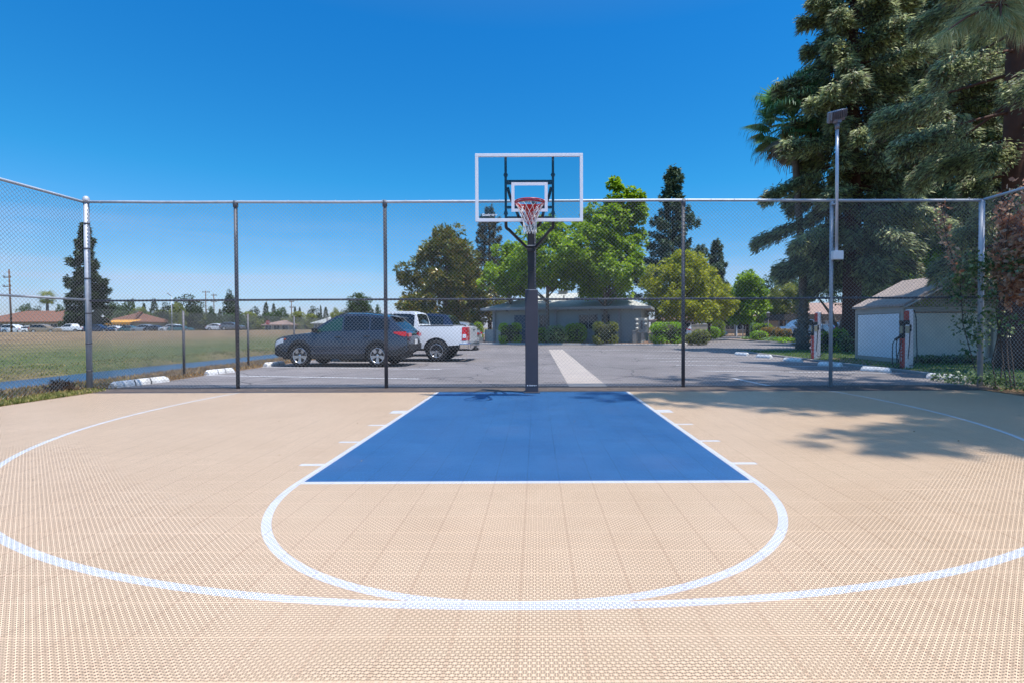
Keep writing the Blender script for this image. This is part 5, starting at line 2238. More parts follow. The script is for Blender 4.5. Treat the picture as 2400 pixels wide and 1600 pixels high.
broadleaf("grey_green_tree", "greyish green round tree behind the carports", at_ground(1832, 78), [(0, 2.4), (.35, 3.2), (.7, 2.4), (1, .6)],
          2.5, 10.2, 90, 150, .85, .28, .15, LF_FAR, BARK, .25, 112)
broadleaf("shrubby_tree", "low olive tree arching beside the palm trunk", at_ground(1842, 60), [(0, 1.6), (.4, 2.2), (.8, 1.4), (1, .5)],
          2.8, 6.2, 70, 150, .6, .2, .12, LF_HEDGEO, BARK, .14, 113)
broadleaf("maple_tree", "sunlit light green tree glowing behind the shed roof", at_ground(2140, 29), [(0, 1.6), (.35, 2.4), (.7, 1.8), (1, .6)],
          2.2, 5.8, 110, 170, .6, .16, .11, LF_HEDGEY, BARKG, .14, 114, drop=.3)
# bent multi-stem tree between the floodlight and the shed
t = thing("crape_myrtle", "small bare stemmed tree with bent trunks between the floodlight and the shed", "tree", (XD(1966, 27), 27, .05))
m = MB()
for a, b, c_ in (((0, 0, -.1), (.15, 0, 1.4), (.9, .1, 3.0)), ((0, 0, -.1), (-.1, .1, 1.3), (-.5, .2, 2.9)), ((.0, 0, .9), (.5, 0, 1.9), (1.5, -.1, 2.9)), ((-.1, .1, 1.2), (-.6, 0, 2.0), (-1.2, .1, 2.9))):
    A, B, C_ = Vector(a), Vector(b), Vector(c_)
    m.tube([A, A.lerp(B, .6) + Vector((.06, 0, 0)), B, B.lerp(C_, .5) + Vector((-.05, 0, .05)), C_], [.11, .085, .07, .045, .02], 7)
m.build("trunk", BARKG, t)
g_ = np.random.default_rng(31)
V, F, C = clumpy(g_, [(0, 1.2), (.5, 1.8), (1, .6)], 2.5, 4.2, 46, 130, .4, .12, .06)
fast_obj("crown", V, F, LF_FAR, t)

# ---- big redwoods on the right
env_r = [(0, 2.6), (.15, 3.8), (.35, 3.7), (.5, 3.1), (.72, 1.9), (1, .3)]
RW = dict(droop=.42, rise=.25, hang=1.25, thick=.36, spray=.22)
conifer("redwood_tree", "huge redwood behind the shed whose boughs cross the floodlight", (XD(1996, 23.6), 23.6, .05), 23, 3.9, env_r, LF_RED, BARKR, .42, 201, nb=195, per=1350, L=.27, Wd=.062, gap=.2, inner=.12, **RW)
conifer("redwood_tree", "huge redwood with the thick red trunk at the right edge", (XD(2378, 13.6), 13.6, .05), 20, 3.3, [(0, 2.6), (.15, 3.4), (.3, 3.1), (.5, 2.2), (.75, 1.2), (1, .3)], LF_RED, BARKR, .36, 202, nb=80, per=2400, L=.17, Wd=.038, gap=.25, inner=.2, **RW)
conifer("redwood_tree", "huge redwood between the other two, showing no trunk", (XD(2200, 29), 29, .05), 29, 4.6, env_r, LF_RED, BARKR, .42, 203, nb=215, per=1250, L=.30, Wd=.07, gap=.15, inner=.1, **RW)
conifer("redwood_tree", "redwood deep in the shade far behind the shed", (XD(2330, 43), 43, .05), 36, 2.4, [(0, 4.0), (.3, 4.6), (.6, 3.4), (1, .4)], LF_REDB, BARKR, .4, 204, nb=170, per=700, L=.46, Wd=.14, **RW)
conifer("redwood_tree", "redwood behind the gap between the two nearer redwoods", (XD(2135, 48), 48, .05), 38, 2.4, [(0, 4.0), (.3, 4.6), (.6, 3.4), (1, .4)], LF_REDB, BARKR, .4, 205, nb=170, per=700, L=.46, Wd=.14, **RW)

# ---- pine just outside the fence: its boughs hang into the picture and shade the court
def needle_tufts(g, tips, dirs, n, L, Wd):
    P = np.repeat(tips, n, 0)
    D_ = np.repeat(unit(dirs), n, 0) * .7 + randdir(g, len(P)) * .75
    s = g.uniform(0, .18, len(P))
    P = P - np.repeat(unit(dirs), n, 0) * s[:, None]
    D_[:, 2] -= .75
    N = randdir(g, len(P))
    return leaf_quads(P, D_, N, L * g.uniform(.7, 1.2, len(P)), Wd * np.ones(len(P)), .0)


LF_LONG = leafmat("long_pine_needle", ringstops((0.153, 0.186, 0.089), (0.283, 0.328, 0.151), (0.415, 0.459, 0.194), (0.524, 0.437, 0.212)), .25, .5, .4, 1.2)
pine = thing("pine_tree", "long needled pine whose drooping bough hangs into the top right corner", "tree", (11.6, 4.6, 0))
g_ = np.random.default_rng(77)
m = MB()
m.tube([(0, 0, -.2), (.05, 0, 5), (0, .1, 14), (-.3, 0, 27)], [.42, .34, .25, .06], 12)
tips, dirs = [], []


def bough(a, b, sag, r, ntw, spread, tl=.5):
    A, B = Vector(a), Vector(b)
    q = [A.lerp(B, f) + Vector((0, 0, sag * math.sin(math.pi * f))) for f in (0, .25, .5, .75, 1)]
    m.tube(q, [r, r * .8, r * .6, r * .4, r * .2], 7)
    for _ in range(ntw):
        f = g_.uniform(.35, 1) if ntw > 12 else g_.uniform(.7, 1)
        p = A.lerp(B, f) + Vector((0, 0, sag * math.sin(math.pi * f)))
        dv = (B - A).normalized() * .6 + Vector(g_.normal(size=3).tolist()) * .7
        e = p + dv.normalized() * spread * g_.uniform(.4, 1)
        m.tube([p, e], [.012, .007], 5, cap=False)
        tips.append(e)
        dirs.append(dv)


wt_ = lambda x, y, D: AT(x, y, D) - Vector((11.6, 4.6, 0))
B1 = wt_(2345, 8, 6.6)
bough((0, 0, 8.2), B1, .5, .07, 0, .3)
for x, y, D in ((2212, 78, 6.6), (2228, 66, 6.7), (2260, 52, 6.7), (2290, 20, 6.6), (2320, 40, 6.6), (2345, 50, 6.5), (2372, 30, 6.5), (2395, 60, 6.5), (2300, -20, 6.7), (2350, -20, 6.6), (2390, -10, 6.5), (2420, 20, 6.5), (2250, 40, 6.8)):
    e = wt_(x, y, D)
    m.tube([B1, B1.lerp(e, .6) + Vector((0, 0, .05)), e], [.02, .014, .008], 5, cap=False)
    tips.append(e)
    dirs.append((e - B1).normalized())
near_t, near_d = np.array([list(v) for v in tips]), np.array([list(v) for v in dirs])
Vn, Fn = needle_tufts(g_, near_t, near_d, 230, .33, .0045)
# shading crown high above the frame: its shadow falls on the right side of the court
tips, dirs = [], []


def shadow_bough(tx, ty, z, sag=.4, ntw=26, spread=.9):
    """bough end that shades the court at (tx, ty)"""
    p = Vector((tx, ty, 0)) - SUNV * z
    e = p - Vector((11.6, 4.6, 0))
    hb = max(5.0, z - .25 * math.hypot(e.x, e.y) - 1)
    bough((0, 0, hb), e, sag, .05, ntw, spread)


for tx, ty, z in ((3.3, 7.9, 20), (4.0, 7.3, 19), (4.7, 7.1, 19), (5.5, 6.9, 18), (6.2, 6.6, 18), (7.0, 6.5, 17), (3.3, 5.1, 17), (3.8, 5.0, 17), (4.4, 5.0, 17), (5.2, 4.8, 16), (6.0, 4.75, 15), (6.6, 5.5, 15), (1.5, 8.75, 22), (1.9, 8.55, 21), (2.3, 8.9, 21), (2.4, 8.35, 21), (3.1, 9.1, 20), (3.2, 8.2, 20), (4.0, 9.0, 20), (4.2, 7.8, 19), (4.9, 8.9, 19), (5.0, 7.5, 19), (5.8, 9.0, 18), (5.9, 7.2, 18), (6.6, 8.9, 18), (6.8, 7.9, 17), (7.4, 9.0, 17), (7.5, 7.0, 16), (8.2, 9.2, 16), (2.0, 8.75, 21), (2.8, 8.5, 21), (3.5, 8.8, 20), (3.6, 8.1, 20), (4.4, 8.6, 20), (4.6, 7.9, 19), (5.3, 8.3, 19), (5.4, 7.5, 18), (6.2, 8.5, 18), (6.3, 7.7, 18), (6.9, 7.0, 17),
                  (7.2, 8.2, 17), (7.6, 7.5, 16), (7.9, 6.6, 16), (8.0, 8.7, 16), (8.4, 7.9, 15), (7.2, 6.2, 17), (8.2, 5.9, 15), (4.1, 5.45, 17), (4.7, 5.35, 17), (5.2, 5.1, 16), (5.7, 5.2, 16), (6.4, 5.0, 15), (6.9, 4.8, 15), (7.4, 5.2, 14), (7.9, 4.7, 13), (8.4, 5.1, 13),
                  (3.0, 12.2, 21), (3.9, 11.8, 21), (4.7, 12.3, 20), (5.4, 11.6, 20), (6.2, 12.0, 20), (7.0, 11.5, 19), (7.8, 12.4, 19), (5.6, 10.8, 20), (6.8, 10.7, 19), (8.2, 11.0, 18)):
    shadow_bough(tx, ty, z)
ft, fd = np.array([list(v) for v in tips]), np.array([list(v) for v in dirs])
Vf, Ff = needle_tufts(g_, ft, fd, 60, .40, .026)
m.build("trunk", BARKR, pine)
fast_obj("crown", np.concatenate([Vn, Vf]), np.concatenate([Fn, Ff + len(Vn)]), LF_LONG, pine)

# ---- fan palm
pl = GP(1880, 822)
palm = thing("fan_palm", "tall fan palm with ragged trunk boots in front of the redwoods", "palm", (pl.x, pl.y, .05))
g_ = np.random.default_rng(55)
top = AT(1858, 285, pl.y) - Vector((pl.x, pl.y, .05))
m = MB()
tp = [Vector((0, 0, -.2)), Vector((.02, 0, 1.0)), Vector((.04, 0, 2.2)), Vector((0, 0, 4)), Vector((top.x * .5, 0, 7.5)), top]
m.tube(tp, [.34, .25, .20, .17, .16, .15], 14)
m.build("trunk", BARKG, palm)
Vs, Fs = [], []
P_, D_ = [], []
for k in range(260):     # old leaf bases on the lower trunk
    z = g_.uniform(.05, 2.2)
    a = g_.uniform(0, 6.28)
    r_ = np.interp(z, [0, 1, 2.2], [.31, .24, .19])
    P_.append((r_ * math.cos(a), r_ * math.sin(a), z))
    D_.append((math.cos(a) * .55 + g_.normal(0, .35), math.sin(a) * .55 + g_.normal(0, .35), g_.uniform(-.2, 1.0)))
P_, D_ = np.array(P_), np.array(D_)
V, F = leaf_quads(P_, D_, unit(P_ * [1, 1, 0]), g_.uniform(.10, .26, len(P_)), g_.uniform(.06, .12, len(P_)))
fast_obj("leaf_bases", V, F, LF_DEAD, palm)


def frond(base, direc, plen, fan, g, n=26, dead=False):
    """petiole and a fan of narrow pointed segments"""
    d = Vector(direc).normalized()
    A = Vector(base)
    droop_ = .25 if not dead else .6
    E = A + d * plen + Vector((0, 0, -droop_ * plen * .35))
    M_ = A.lerp(E, .5) + Vector((0, 0, .12 * plen))
    dd = (E - M_).normalized()
    S = dd.cross(Vector((0, 0, 1))).normalized()
    U = S.cross(dd)
    P, D, N = [], [], []
    for k in range(n):
        a = (k / (n - 1) - .5) * 2 * R(115)
        v = dd * math.cos(a) + S * math.sin(a) + U * .18
        P.append(list(E))
        D.append([v.x, v.y, v.z - .35 * (1 - math.cos(a)) - (.25 if dead else .12)])
        N.append(list(U))
    Ls = fan * (.75 + .25 * np.cos(np.linspace(-1.2, 1.2, n))) * g.uniform(.85, 1.1, n)
    V, F = leaf_quads(np.array(P), np.array(D), np.array(N), Ls, np.full(n, fan * .13), .1)
    # drooping segment tips
    tipP = V[2::4]
    tD = np.array(D) * .35
    tD[:, 2] -= .9
    V2, F2 = leaf_quads(tipP - unit(np.array(D)) * fan * .12, tD, np.array(N), Ls * .38, np.full(n, fan * .035), .0)
    return (A, M_, E), np.concatenate([V, V2]), np.concatenate([F, F2 + len(V)])


m = MB()
ct = 0
Vd, Fd = [], []
nV = nD = 0
for k in range(46):
    a = k * 2.39996
    f = k / 46
    el = 1.2 - 2.1 * f
    dead = f > .80
    dv = (math.cos(a) * math.cos(el), math.sin(a) * math.cos(el), math.sin(el))
    pts, V, F = frond(top + Vector((0, 0, .25 - .5 * f)), dv, g_.uniform(1.0, 1.5) * (1 if not dead else .8), g_.uniform(.85, 1.1), g_, dead=dead)
    m.tube(pts, [.03, .024, .016], 5, cap=False)
    if dead:
        Vd.append(V)
        Fd.append(F + nD)
        nD += len(V)
    else:
        Vs.append(V)
        Fs.append(F + nV)
        nV += len(V)
m.build("petioles", LF_PALE, palm)
fast_obj("crown", np.concatenate(Vs), np.concatenate(Fs), LF_PALM, palm)
fast_obj("dead_fronds", np.concatenate(Vd), np.concatenate(Fd), LF_DEAD, palm)

# ---- clipped bushes and beds
def bush(label, px0, px1, ytop, ybase, lm, D=None, shape=.55, name="bush", L=.10, Wd=.06, dens=1.0, seed=1, depth=None, wild=.0, cat="bush", group=None):
    if D is None:
        D = GP((px0 + px1) / 2, ybase).y
    x0, x1 = XD(px0, D), XD(px1, D)
    zt = AT((px0 + px1) / 2, ytop, D).z
    w2 = (x1 - x0) / 2
    d2 = depth or w2 * .85
    h2 = zt / 2
    g = np.random.default_rng(seed)
    t = thing(name, label, cat, ((x0 + x1) / 2, D + d2 * .6, .04), 0, group)
    n = int(900 * dens * (w2 * d2 + w2 * h2 * 2 + d2 * h2 * 2) / (L * 10) ** 1.3)
    n = min(n, 16000)
    d = randdir(g, n)
    e = shape
    sup = np.sign(d) * np.abs(d) ** e
    k = 1.0 / np.maximum((np.abs(sup) ** (2 / e)).sum(1) ** (e / 2), 1e-6)
    P = sup * k[:, None] * np.array([w2, d2, h2])
    P *= (1 - g.uniform(0, .14, n) ** 1.0 + wild * g.normal(0, 1, n) * .5)[:, None]
    N = unit(d / np.array([w2, d2, h2]))
    P[:, 2] += h2
    ok = P[:, 2] > .0
    P, N, d = P[ok], N[ok], d[ok]
    Dv = N * .7 + randdir(g, len(P)) * .8
    Dv[:, 2] += .25
    V, F = leaf_quads(P, Dv, randdir(g, len(P)) * .5 + N, L * g.uniform(.6, 1.3, len(P)), Wd * g.uniform(.7, 1.3, len(P)))
    m = MB()
    rows = []
    for i in range(9):
        ph = -math.pi / 2 + math.pi * i / 8
        row = []
        for j in range(17):
            th = 2 * math.pi * j / 16
            v = np.array([math.cos(ph) * math.cos(th), math.cos(ph) * math.sin(th), math.sin(ph)])
            sv = np.sign(v) * np.abs(v) ** e
            kk = 1.0 / max((np.abs(sv) ** (2 / e)).sum() ** (e / 2), 1e-6)
            q = sv * kk * np.array([w2, d2, h2]) * .84
            row.append(Vector((q[0], q[1], max(.0, q[2] + h2))))
        rows.append(row)
    m.grid(rows, 0, True)
    m.build("twigs", TWIG, t)
    fast_obj("foliage", V, F, lm, t)
    return t


TWIG = mat("twig_mass", (.035, .04, .016), .95, 0, .4, 12, .6, 30)
GB = "clipped bushes along the house"
bush("square clipped bush left of the hoop pole in front of the house", 1168, 1222, 759, 806, LF_HEDGE, D=36.6, shape=.4, seed=301, group=GB)
bush("loose pale green bush just right of the hoop pole's pad", 1279, 1329, 766, 806, LF_PALE, D=35.4, shape=.9, seed=302, wild=.18, L=.14, group=GB)
bush("dark rounded bush between the pale bush and the square yellowish one", 1324, 1376, 760, 806, LF_HEDGE, D=36.4, shape=.7, seed=303, group=GB)
bush("small green bush between the pad and the pale bush", 1256, 1290, 770, 806, LF_HEDGE, D=37.0, shape=.8, seed=313, group=GB)
bush("square clipped bush with a yellowish sunlit top left of the utility cabinet", 1391, 1449, 756, 808, LF_HEDGEO, D=34.3, shape=.38, seed=304, group=GB)
bush("flat topped broad hedge bush beside the meter board", 1530, 1606, 757, 809.5, LF_HEDGE, D=33.4, shape=.5, seed=305, group=GB)
bush("tiny round bush behind the third tall fence post from the right", 1608, 1632, 784, 808, LF_HEDGEO, D=34.0, shape=.85, seed=306, group=GB)
bush("ball shaped olive bush at the drive's corner", 1625, 1666, 775, 809.5, LF_HEDGEO, D=33.2, shape=.75, seed=307, group=GB)
bush("half hidden green bush behind the silver hatchback", 1108, 1131, 756, 800, LF_HEDGEY, D=38.5, shape=.8, seed=308, group=GB)
bush("round green bush in front of the white car across the drive", 1659, 1690, 768, 793, LF_HEDGE, D=48, shape=.85, seed=309)
bush("low lime green hedge right of the white car", 1667, 1700, 752, 762, LF_HEDGEY, D=54, shape=.6, seed=310, L=.14)
GI = "plants on the planting island"
bush("lime green hedge at the back of the planting island", 1773, 1811, 760, 780, LF_HEDGEY, D=45, shape=.5, seed=321, L=.14, group=GI)
bush("grey green bush at the left of the lime hedge", 1760, 1778, 759, 778, LF_PALE, D=47, shape=.85, seed=322, L=.14, group=GI)
bush("rust topped long hedge in the middle of the island", 1792, 1834, 769, 797, LF_RUST, D=41.5, shape=.5, seed=323, L=.12, group=GI)
bush("rust topped short hedge at the right of the island", 1825, 1856, 773, 799, LF_RUST, D=39.5, shape=.5, seed=324, L=.12, group=GI)
bush("dark green spreading bush at the left front of the island", 1764, 1802, 778, 799, LF_HEDGE, D=40.5, shape=.8, seed=325, L=.12, group=GI)


def tuft(label, px, ybase, h, n, lm, seed, spread=.5, wd=.05, name="strappy_plant", group=GI, D=None, z=.05):
    p = GP(px, ybase) if D is None else Vector((XD(px, D), D, 0))
    g = np.random.default_rng(seed)
    t = thing(name, label, "plant", (p.x, p.y, z), 0, group)
    P = np.stack([g.normal(0, spread * .35, n), g.normal(0, spread * .35, n), np.zeros(n)], 1)
    D_ = randdir(g, n)
    D_[:, 2] = np.abs(D_[:, 2]) + .5
    D_ = unit(D_)
    V, F = leaf_quads(P, D_, randdir(g, n), h * .6 * g.uniform(.7, 1.2, n), np.full(n, wd), .1)
    tipP = V[2::4]
    D2 = D_ * [1, 1, .15]
    D2[:, 2] -= .35
    V2, F2 = leaf_quads(tipP - D_ * h * .08, D2, randdir(g, n), h * .5 * g.uniform(.7, 1.2, n), np.full(n, wd * .9), .1)
    fast_obj("leaves", np.concatenate([V, V2]), np.concatenate([F, F2 + len(V)]), lm, t)
    return t


for i, (px, yb_, h, lm, lab) in enumerate([(1750, 797, .6, LF_PALE, "pale flowering tuft at the island's left end"), (1815, 802, .95, LF_PALE, "strappy leaved plant in front of the long rust hedge"),
                                      (1838, 804, .9, LF_HEDGE, "leafy clump in front of the short rust hedge"), (1856, 804, .8, LF_HEDGEY, "bright clump at the island's right front"), (1868, 803, .7, LF_PALE, "small pale clump beside the palm boots")]):
    tuft(lab, px, yb_, h * .8, 110, lm, 400 + i, .45, .07)
GL = "hedges beside the charging posts"
bush("bright green hedge right of the farther charging post", 1922, 1948, 781, 822, LF_HEDGEY, D=23.5, shape=.55, seed=331, L=.14, Wd=.08, wild=.1, group=GL)
bush("bright green hedge between the floodlight and the shed", 1955, 1984, 775, 824, LF_HEDGEY, D=22.8, shape=.55, seed=332, L=.14, Wd=.08, wild=.1, group=GL)
bush("dark green loose bush against the shed's left corner", 1976, 1999, 783, 832, LF_IVY, D=21.5, shape=.8, seed=333, L=.16, Wd=.05, wild=.2, group=GL)
bush("low dark ivy along the foot of the shed front", 2158, 2312, 838, 857, LF_IVY, D=15.3, shape=.7, seed=334, L=.08, Wd=.05, depth=.35, wild=.25, cat="plant", name="ivy")

# ---- vine on the side fence and weeds at its foot
def leaf_sheet(name, label, cat, boxes, lm, L, Wd, seed, kind=None):
    g = np.random.default_rng(seed)
    Ps, Dv = [], []
    for (x0, x1, y0, y1, z0, z1, n) in boxes:
        nc = max(6, n // 26)
        C = np.stack([g.uniform(x0, x1, nc), g.uniform(y0, y1, nc), g.uniform(z0, z1, nc)], 1)
        P = np.repeat(C, 26, 0)
        P = P + g.normal(0, 1, P.shape) * np.array([.06, .10, .10])
        Ps.append(P)
        d = randdir(g, len(P))
        d[:, 2] -= .5
        Dv.append(d)
    P, Dv = np.concatenate(Ps), np.concatenate(Dv)
    V, F = leaf_quads(P, Dv, randdir(g, len(P)), L * g.uniform(.6, 1.3, len(P)), Wd * g.uniform(.7, 1.3, len(P)))
    return V, F


vine = thing("climbing_vine", "red brown leaved vine covering the right side fence", "vine", (9.1, 9.3, 0))
V, F = leaf_sheet("", "", "", [(8.98, 9.22, 7.4, 9.98, 2.2, 3.72, 5200), (8.98, 9.15, 8.6, 9.9, 1.75, 2.3, 900), (9.0, 9.3, 5.5, 7.6, 1.6, 3.72, 2600)], LF_VINE, .11, .07, 501)
fast_obj("red_leaves", V - np.array([9.1, 9.3, 0]), F, LF_VINE, vine)
V, F = leaf_sheet("", "", "", [(8.95, 9.1, 9.3, 10.15, 1.2, 2.6, 520), (8.35, 8.95, 10.22, 10.3, 1.7, 2.7, 520), (8.5, 9.05, 10.2, 10.3, .5, 1.75, 380), (9.0, 9.15, 8.0, 10.0, .5, 1.8, 400)], LF_IVY, .075, .05, 502)
fast_obj("green_leaves", V - np.array([9.1, 9.3, 0]), F, LF_IVY, vine)
m = MB()
gs = random.Random(8)
for k in range(16):
    y = gs.uniform(7.5, 10.0)
    q = [Vector((9.08, y, 0))]
    for j in range(7):
        q.append(q[-1] + Vector((gs.uniform(-.05, .05), gs.uniform(-.16, .12), .5)))
    m.tube([v - Vector((9.1, 9.3, 0)) for v in q], [.014 - .0013 * j for j in range(8)], 5, cap=False)
q = [Vector((8.95, 10.25, .3)), Vector((8.7, 10.26, 1.2)), Vector((8.62, 10.26, 2.1)), Vector((8.35, 10.25, 2.9)), Vector((8.2, 10.25, 3.7))]
m.tube([v - Vector((9.1, 9.3, 0)) for v in q], .01, 5, cap=False)
m.build("stems", BARK, vine)
P = np.concatenate([np.array([list(q[i].lerp(q[i + 1], f)) for f in np.linspace(0, 1, 60)]) for i in (2, 3)])
g_ = np.random.default_rng(9)
P = P + g_.normal(0, .05, P.shape)
V, F = leaf_quads(P, randdir(g_, len(P)), randdir(g_, len(P)), .10 * g_.uniform(.6, 1.3, len(P)), .06 * np.ones(len(P)))
fast_obj("trailing_leaves", V - np.array([9.1, 9.3, 0]), F, LF_VINE, vine)


def blades(name, pts, h, wd, lm, seed, lean=.5, parent=None):
    g = np.random.default_rng(seed)
    n = len(pts)
    D_ = randdir(g, n) * lean
    D_[:, 2] = np.abs(D_[:, 2]) + .8
    V, F = leaf_quads(pts, D_, randdir(g, n), h * g.uniform(.4, 1.3, n), wd * g.uniform(.7, 1.3, n), .05)
    return fast_obj(name, V, F, lm, parent)


def scatter(g, n, x0, x1, y0, y1, z=None, clump=.0, nc=200):
    if clump:
        c = np.stack([g.uniform(x0, x1, nc), g.uniform(y0, y1, nc)], 1)
        k = g.integers(0, nc, n)
        xy = c[k] + g.normal(0, clump, (n, 2))
        xy[:, 0] = np.clip(xy[:, 0], x0, x1)
        xy[:, 1] = np.clip(xy[:, 1], y0, y1)
    else:
        xy = np.stack([g.uniform(x0, x1, n), g.uniform(y0, y1, n)], 1)
    zz = np.array([ground_z(a) for a in xy[:, 0]]) if z is None else np.full(n, z)
    return np.concatenate([xy, zz[:, None]], 1)


g_ = np.random.default_rng(600)
o = blades("weeds", np.concatenate([scatter(g_, 5200, -8.9, -8.36, 6.0, 10.1, -.02, .12, 130), scatter(g_, 5000, -10.6, -8.9, 6.5, 12.5, None, .15, 150)]), .06, .02, LF_WEED2, 601)
tag(o, "low green and straw coloured weeds along the court's side", "weeds", kind="stuff")
o = blades("dry_grass", np.concatenate([scatter(g_, 16000, -10.75, -8.75, 8, 34, None, .22, 420), scatter(g_, 2600, -9.0, -8.5, 10.3, 30, -.02, .12, 160)]), .11, .022, LF_DRY, 602, .9)
tag(o, "dry straw coloured grass on the strip between car park and canal", "dry grass", kind="stuff")
o = blades("field_grass", np.concatenate([scatter(g_, 3500, -24, -15.6, 10, 50, None, .6, 500), scatter(g_, 4500, -17, -15.4, 10, 46, None, .35, 300)]), .09, .03, LF_WEED, 603, 1.0)
tag(o, "mixed green and dry grass on the far canal bank", "grass", kind="stuff")
pp = scatter(g_, 30000, 9.95, 22, 10.5, 25, .045, .0)
pp = pp[~((pp[:, 0] > 11.3) & (pp[:, 0] < 14.8) & (pp[:, 1] > 15.8) & (pp[:, 1] < 18.4))]
o = blades("lawn_grass", pp, .07, .016, LF_GRASS, 605, .7)
tag(o, "short green lawn round the shed and palm", "grass", kind="stuff")
g2 = np.random.default_rng(61)
P = np.concatenate([scatter(g2, 900, 8.85, 9.9, 9.4, 11.2, -.01, .25, 40), scatter(g2, 800, 9.0, 9.8, 6, 9.4, -.01, .2, 30)])
P[:, 2] += g2.uniform(0, .34, len(P)) ** 1.4
D_ = randdir(g2, len(P))
V, F = leaf_quads(P, D_, randdir(g2, len(P)), .085 * g2.uniform(.6, 1.3, len(P)), .05 * g2.uniform(.7, 1.3, len(P)))
o = fast_obj("ground_cover", V, F, LF_IVY)
tag(o, "leafy green ground cover at the right corner post", "ground cover", kind="stuff")
P = np.concatenate([scatter(g2, 190, -8.6, 9.2, 9.8, 10.35, -.012), scatter(g2, 60, 2, 8.3, 4, 9.4, .004), scatter(g2, 26, -8, 2, 3, 9.4, .004), scatter(g2, 110, 6, 9.6, 9.7, 10.5, -.008)])
D_ = randdir(g2, len(P)) * [1, 1, .12]
V, F = leaf_quads(P, D_, np.tile([0, 0, 1.0], (len(P), 1)) + g2.normal(0, .25, (len(P), 3)), .032 * g2.uniform(.4, 1.2, len(P)), .018 * np.ones(len(P)))
V[:, 2] += .006
o = fast_obj("leaf_litter", V, F, LITTER)
tag(o, "fallen dry leaves along the fence foot and on the court", "leaf litter", kind="stuff")

# dark clump of burnt brush beside the court
p = GP(142, 916)
cl = thing("brush_heap", "dark brown heap of dead brush beside the court's left corner", "brush heap", (p.x, p.y, -.03))
m = MB()
gg = random.Random(3)
rows = []
for i in range(7):
    ph = math.pi / 2 * i / 6
    rows.append([Vector((.21 * math.cos(ph) * math.cos(a) * (1 + .25 * math.sin(3 * a)), .16 * math.cos(ph) * math.sin(a), .20 * math.sin(ph) * (1 + .2 * math.cos(a)))) for a in np.linspace(0, 2 * math.pi, 17)])
m.grid(rows, 0, True)
DKB = mat("charred_wood", (.035, .025, .02), .9, 0, .4, 20, .8, 40)
m.build("mound", DKB, cl)
g_ = np.random.default_rng(12)
n = 420
d = randdir(g_, n)
d[:, 2] = np.abs(d[:, 2])
P = d * np.array([.21, .16, .19]) * g_.uniform(.8, 1.1, (n, 1))
Dv = randdir(g_, n) + d * .4
V, F = leaf_quads(P, Dv, randdir(g_, n), .16 * g_.uniform(.5, 1.3, n), .018 * np.ones(n), .05)
fast_obj("twigs", V, F, leafmat("dead_twig", ringstops((.025, .016, .012), (.06, .035, .025), (.12, .075, .05)), .05, .8, .2, 4), cl)

# ---- far treeline
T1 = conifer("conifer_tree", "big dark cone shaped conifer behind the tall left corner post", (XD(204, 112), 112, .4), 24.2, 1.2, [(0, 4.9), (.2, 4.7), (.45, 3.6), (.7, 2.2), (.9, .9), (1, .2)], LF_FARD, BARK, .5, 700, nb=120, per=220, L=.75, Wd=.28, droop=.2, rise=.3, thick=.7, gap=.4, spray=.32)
protos = {}


def proto_round(seed, lm, tall=False):
    env = [(0, .34), (.25, .5), (.6, .46), (.85, .28), (1, .1)] if not tall else [(0, .16), (.3, .24), (.6, .26), (.85, .16), (1, .05)]
    return broadleaf("round_tree" if not tall else "poplar_tree", "x", (0, 0, 0), env, .12, 1.0, 70, 60, .11, .055, .035, lm, BARK, .03, seed, nl=6)


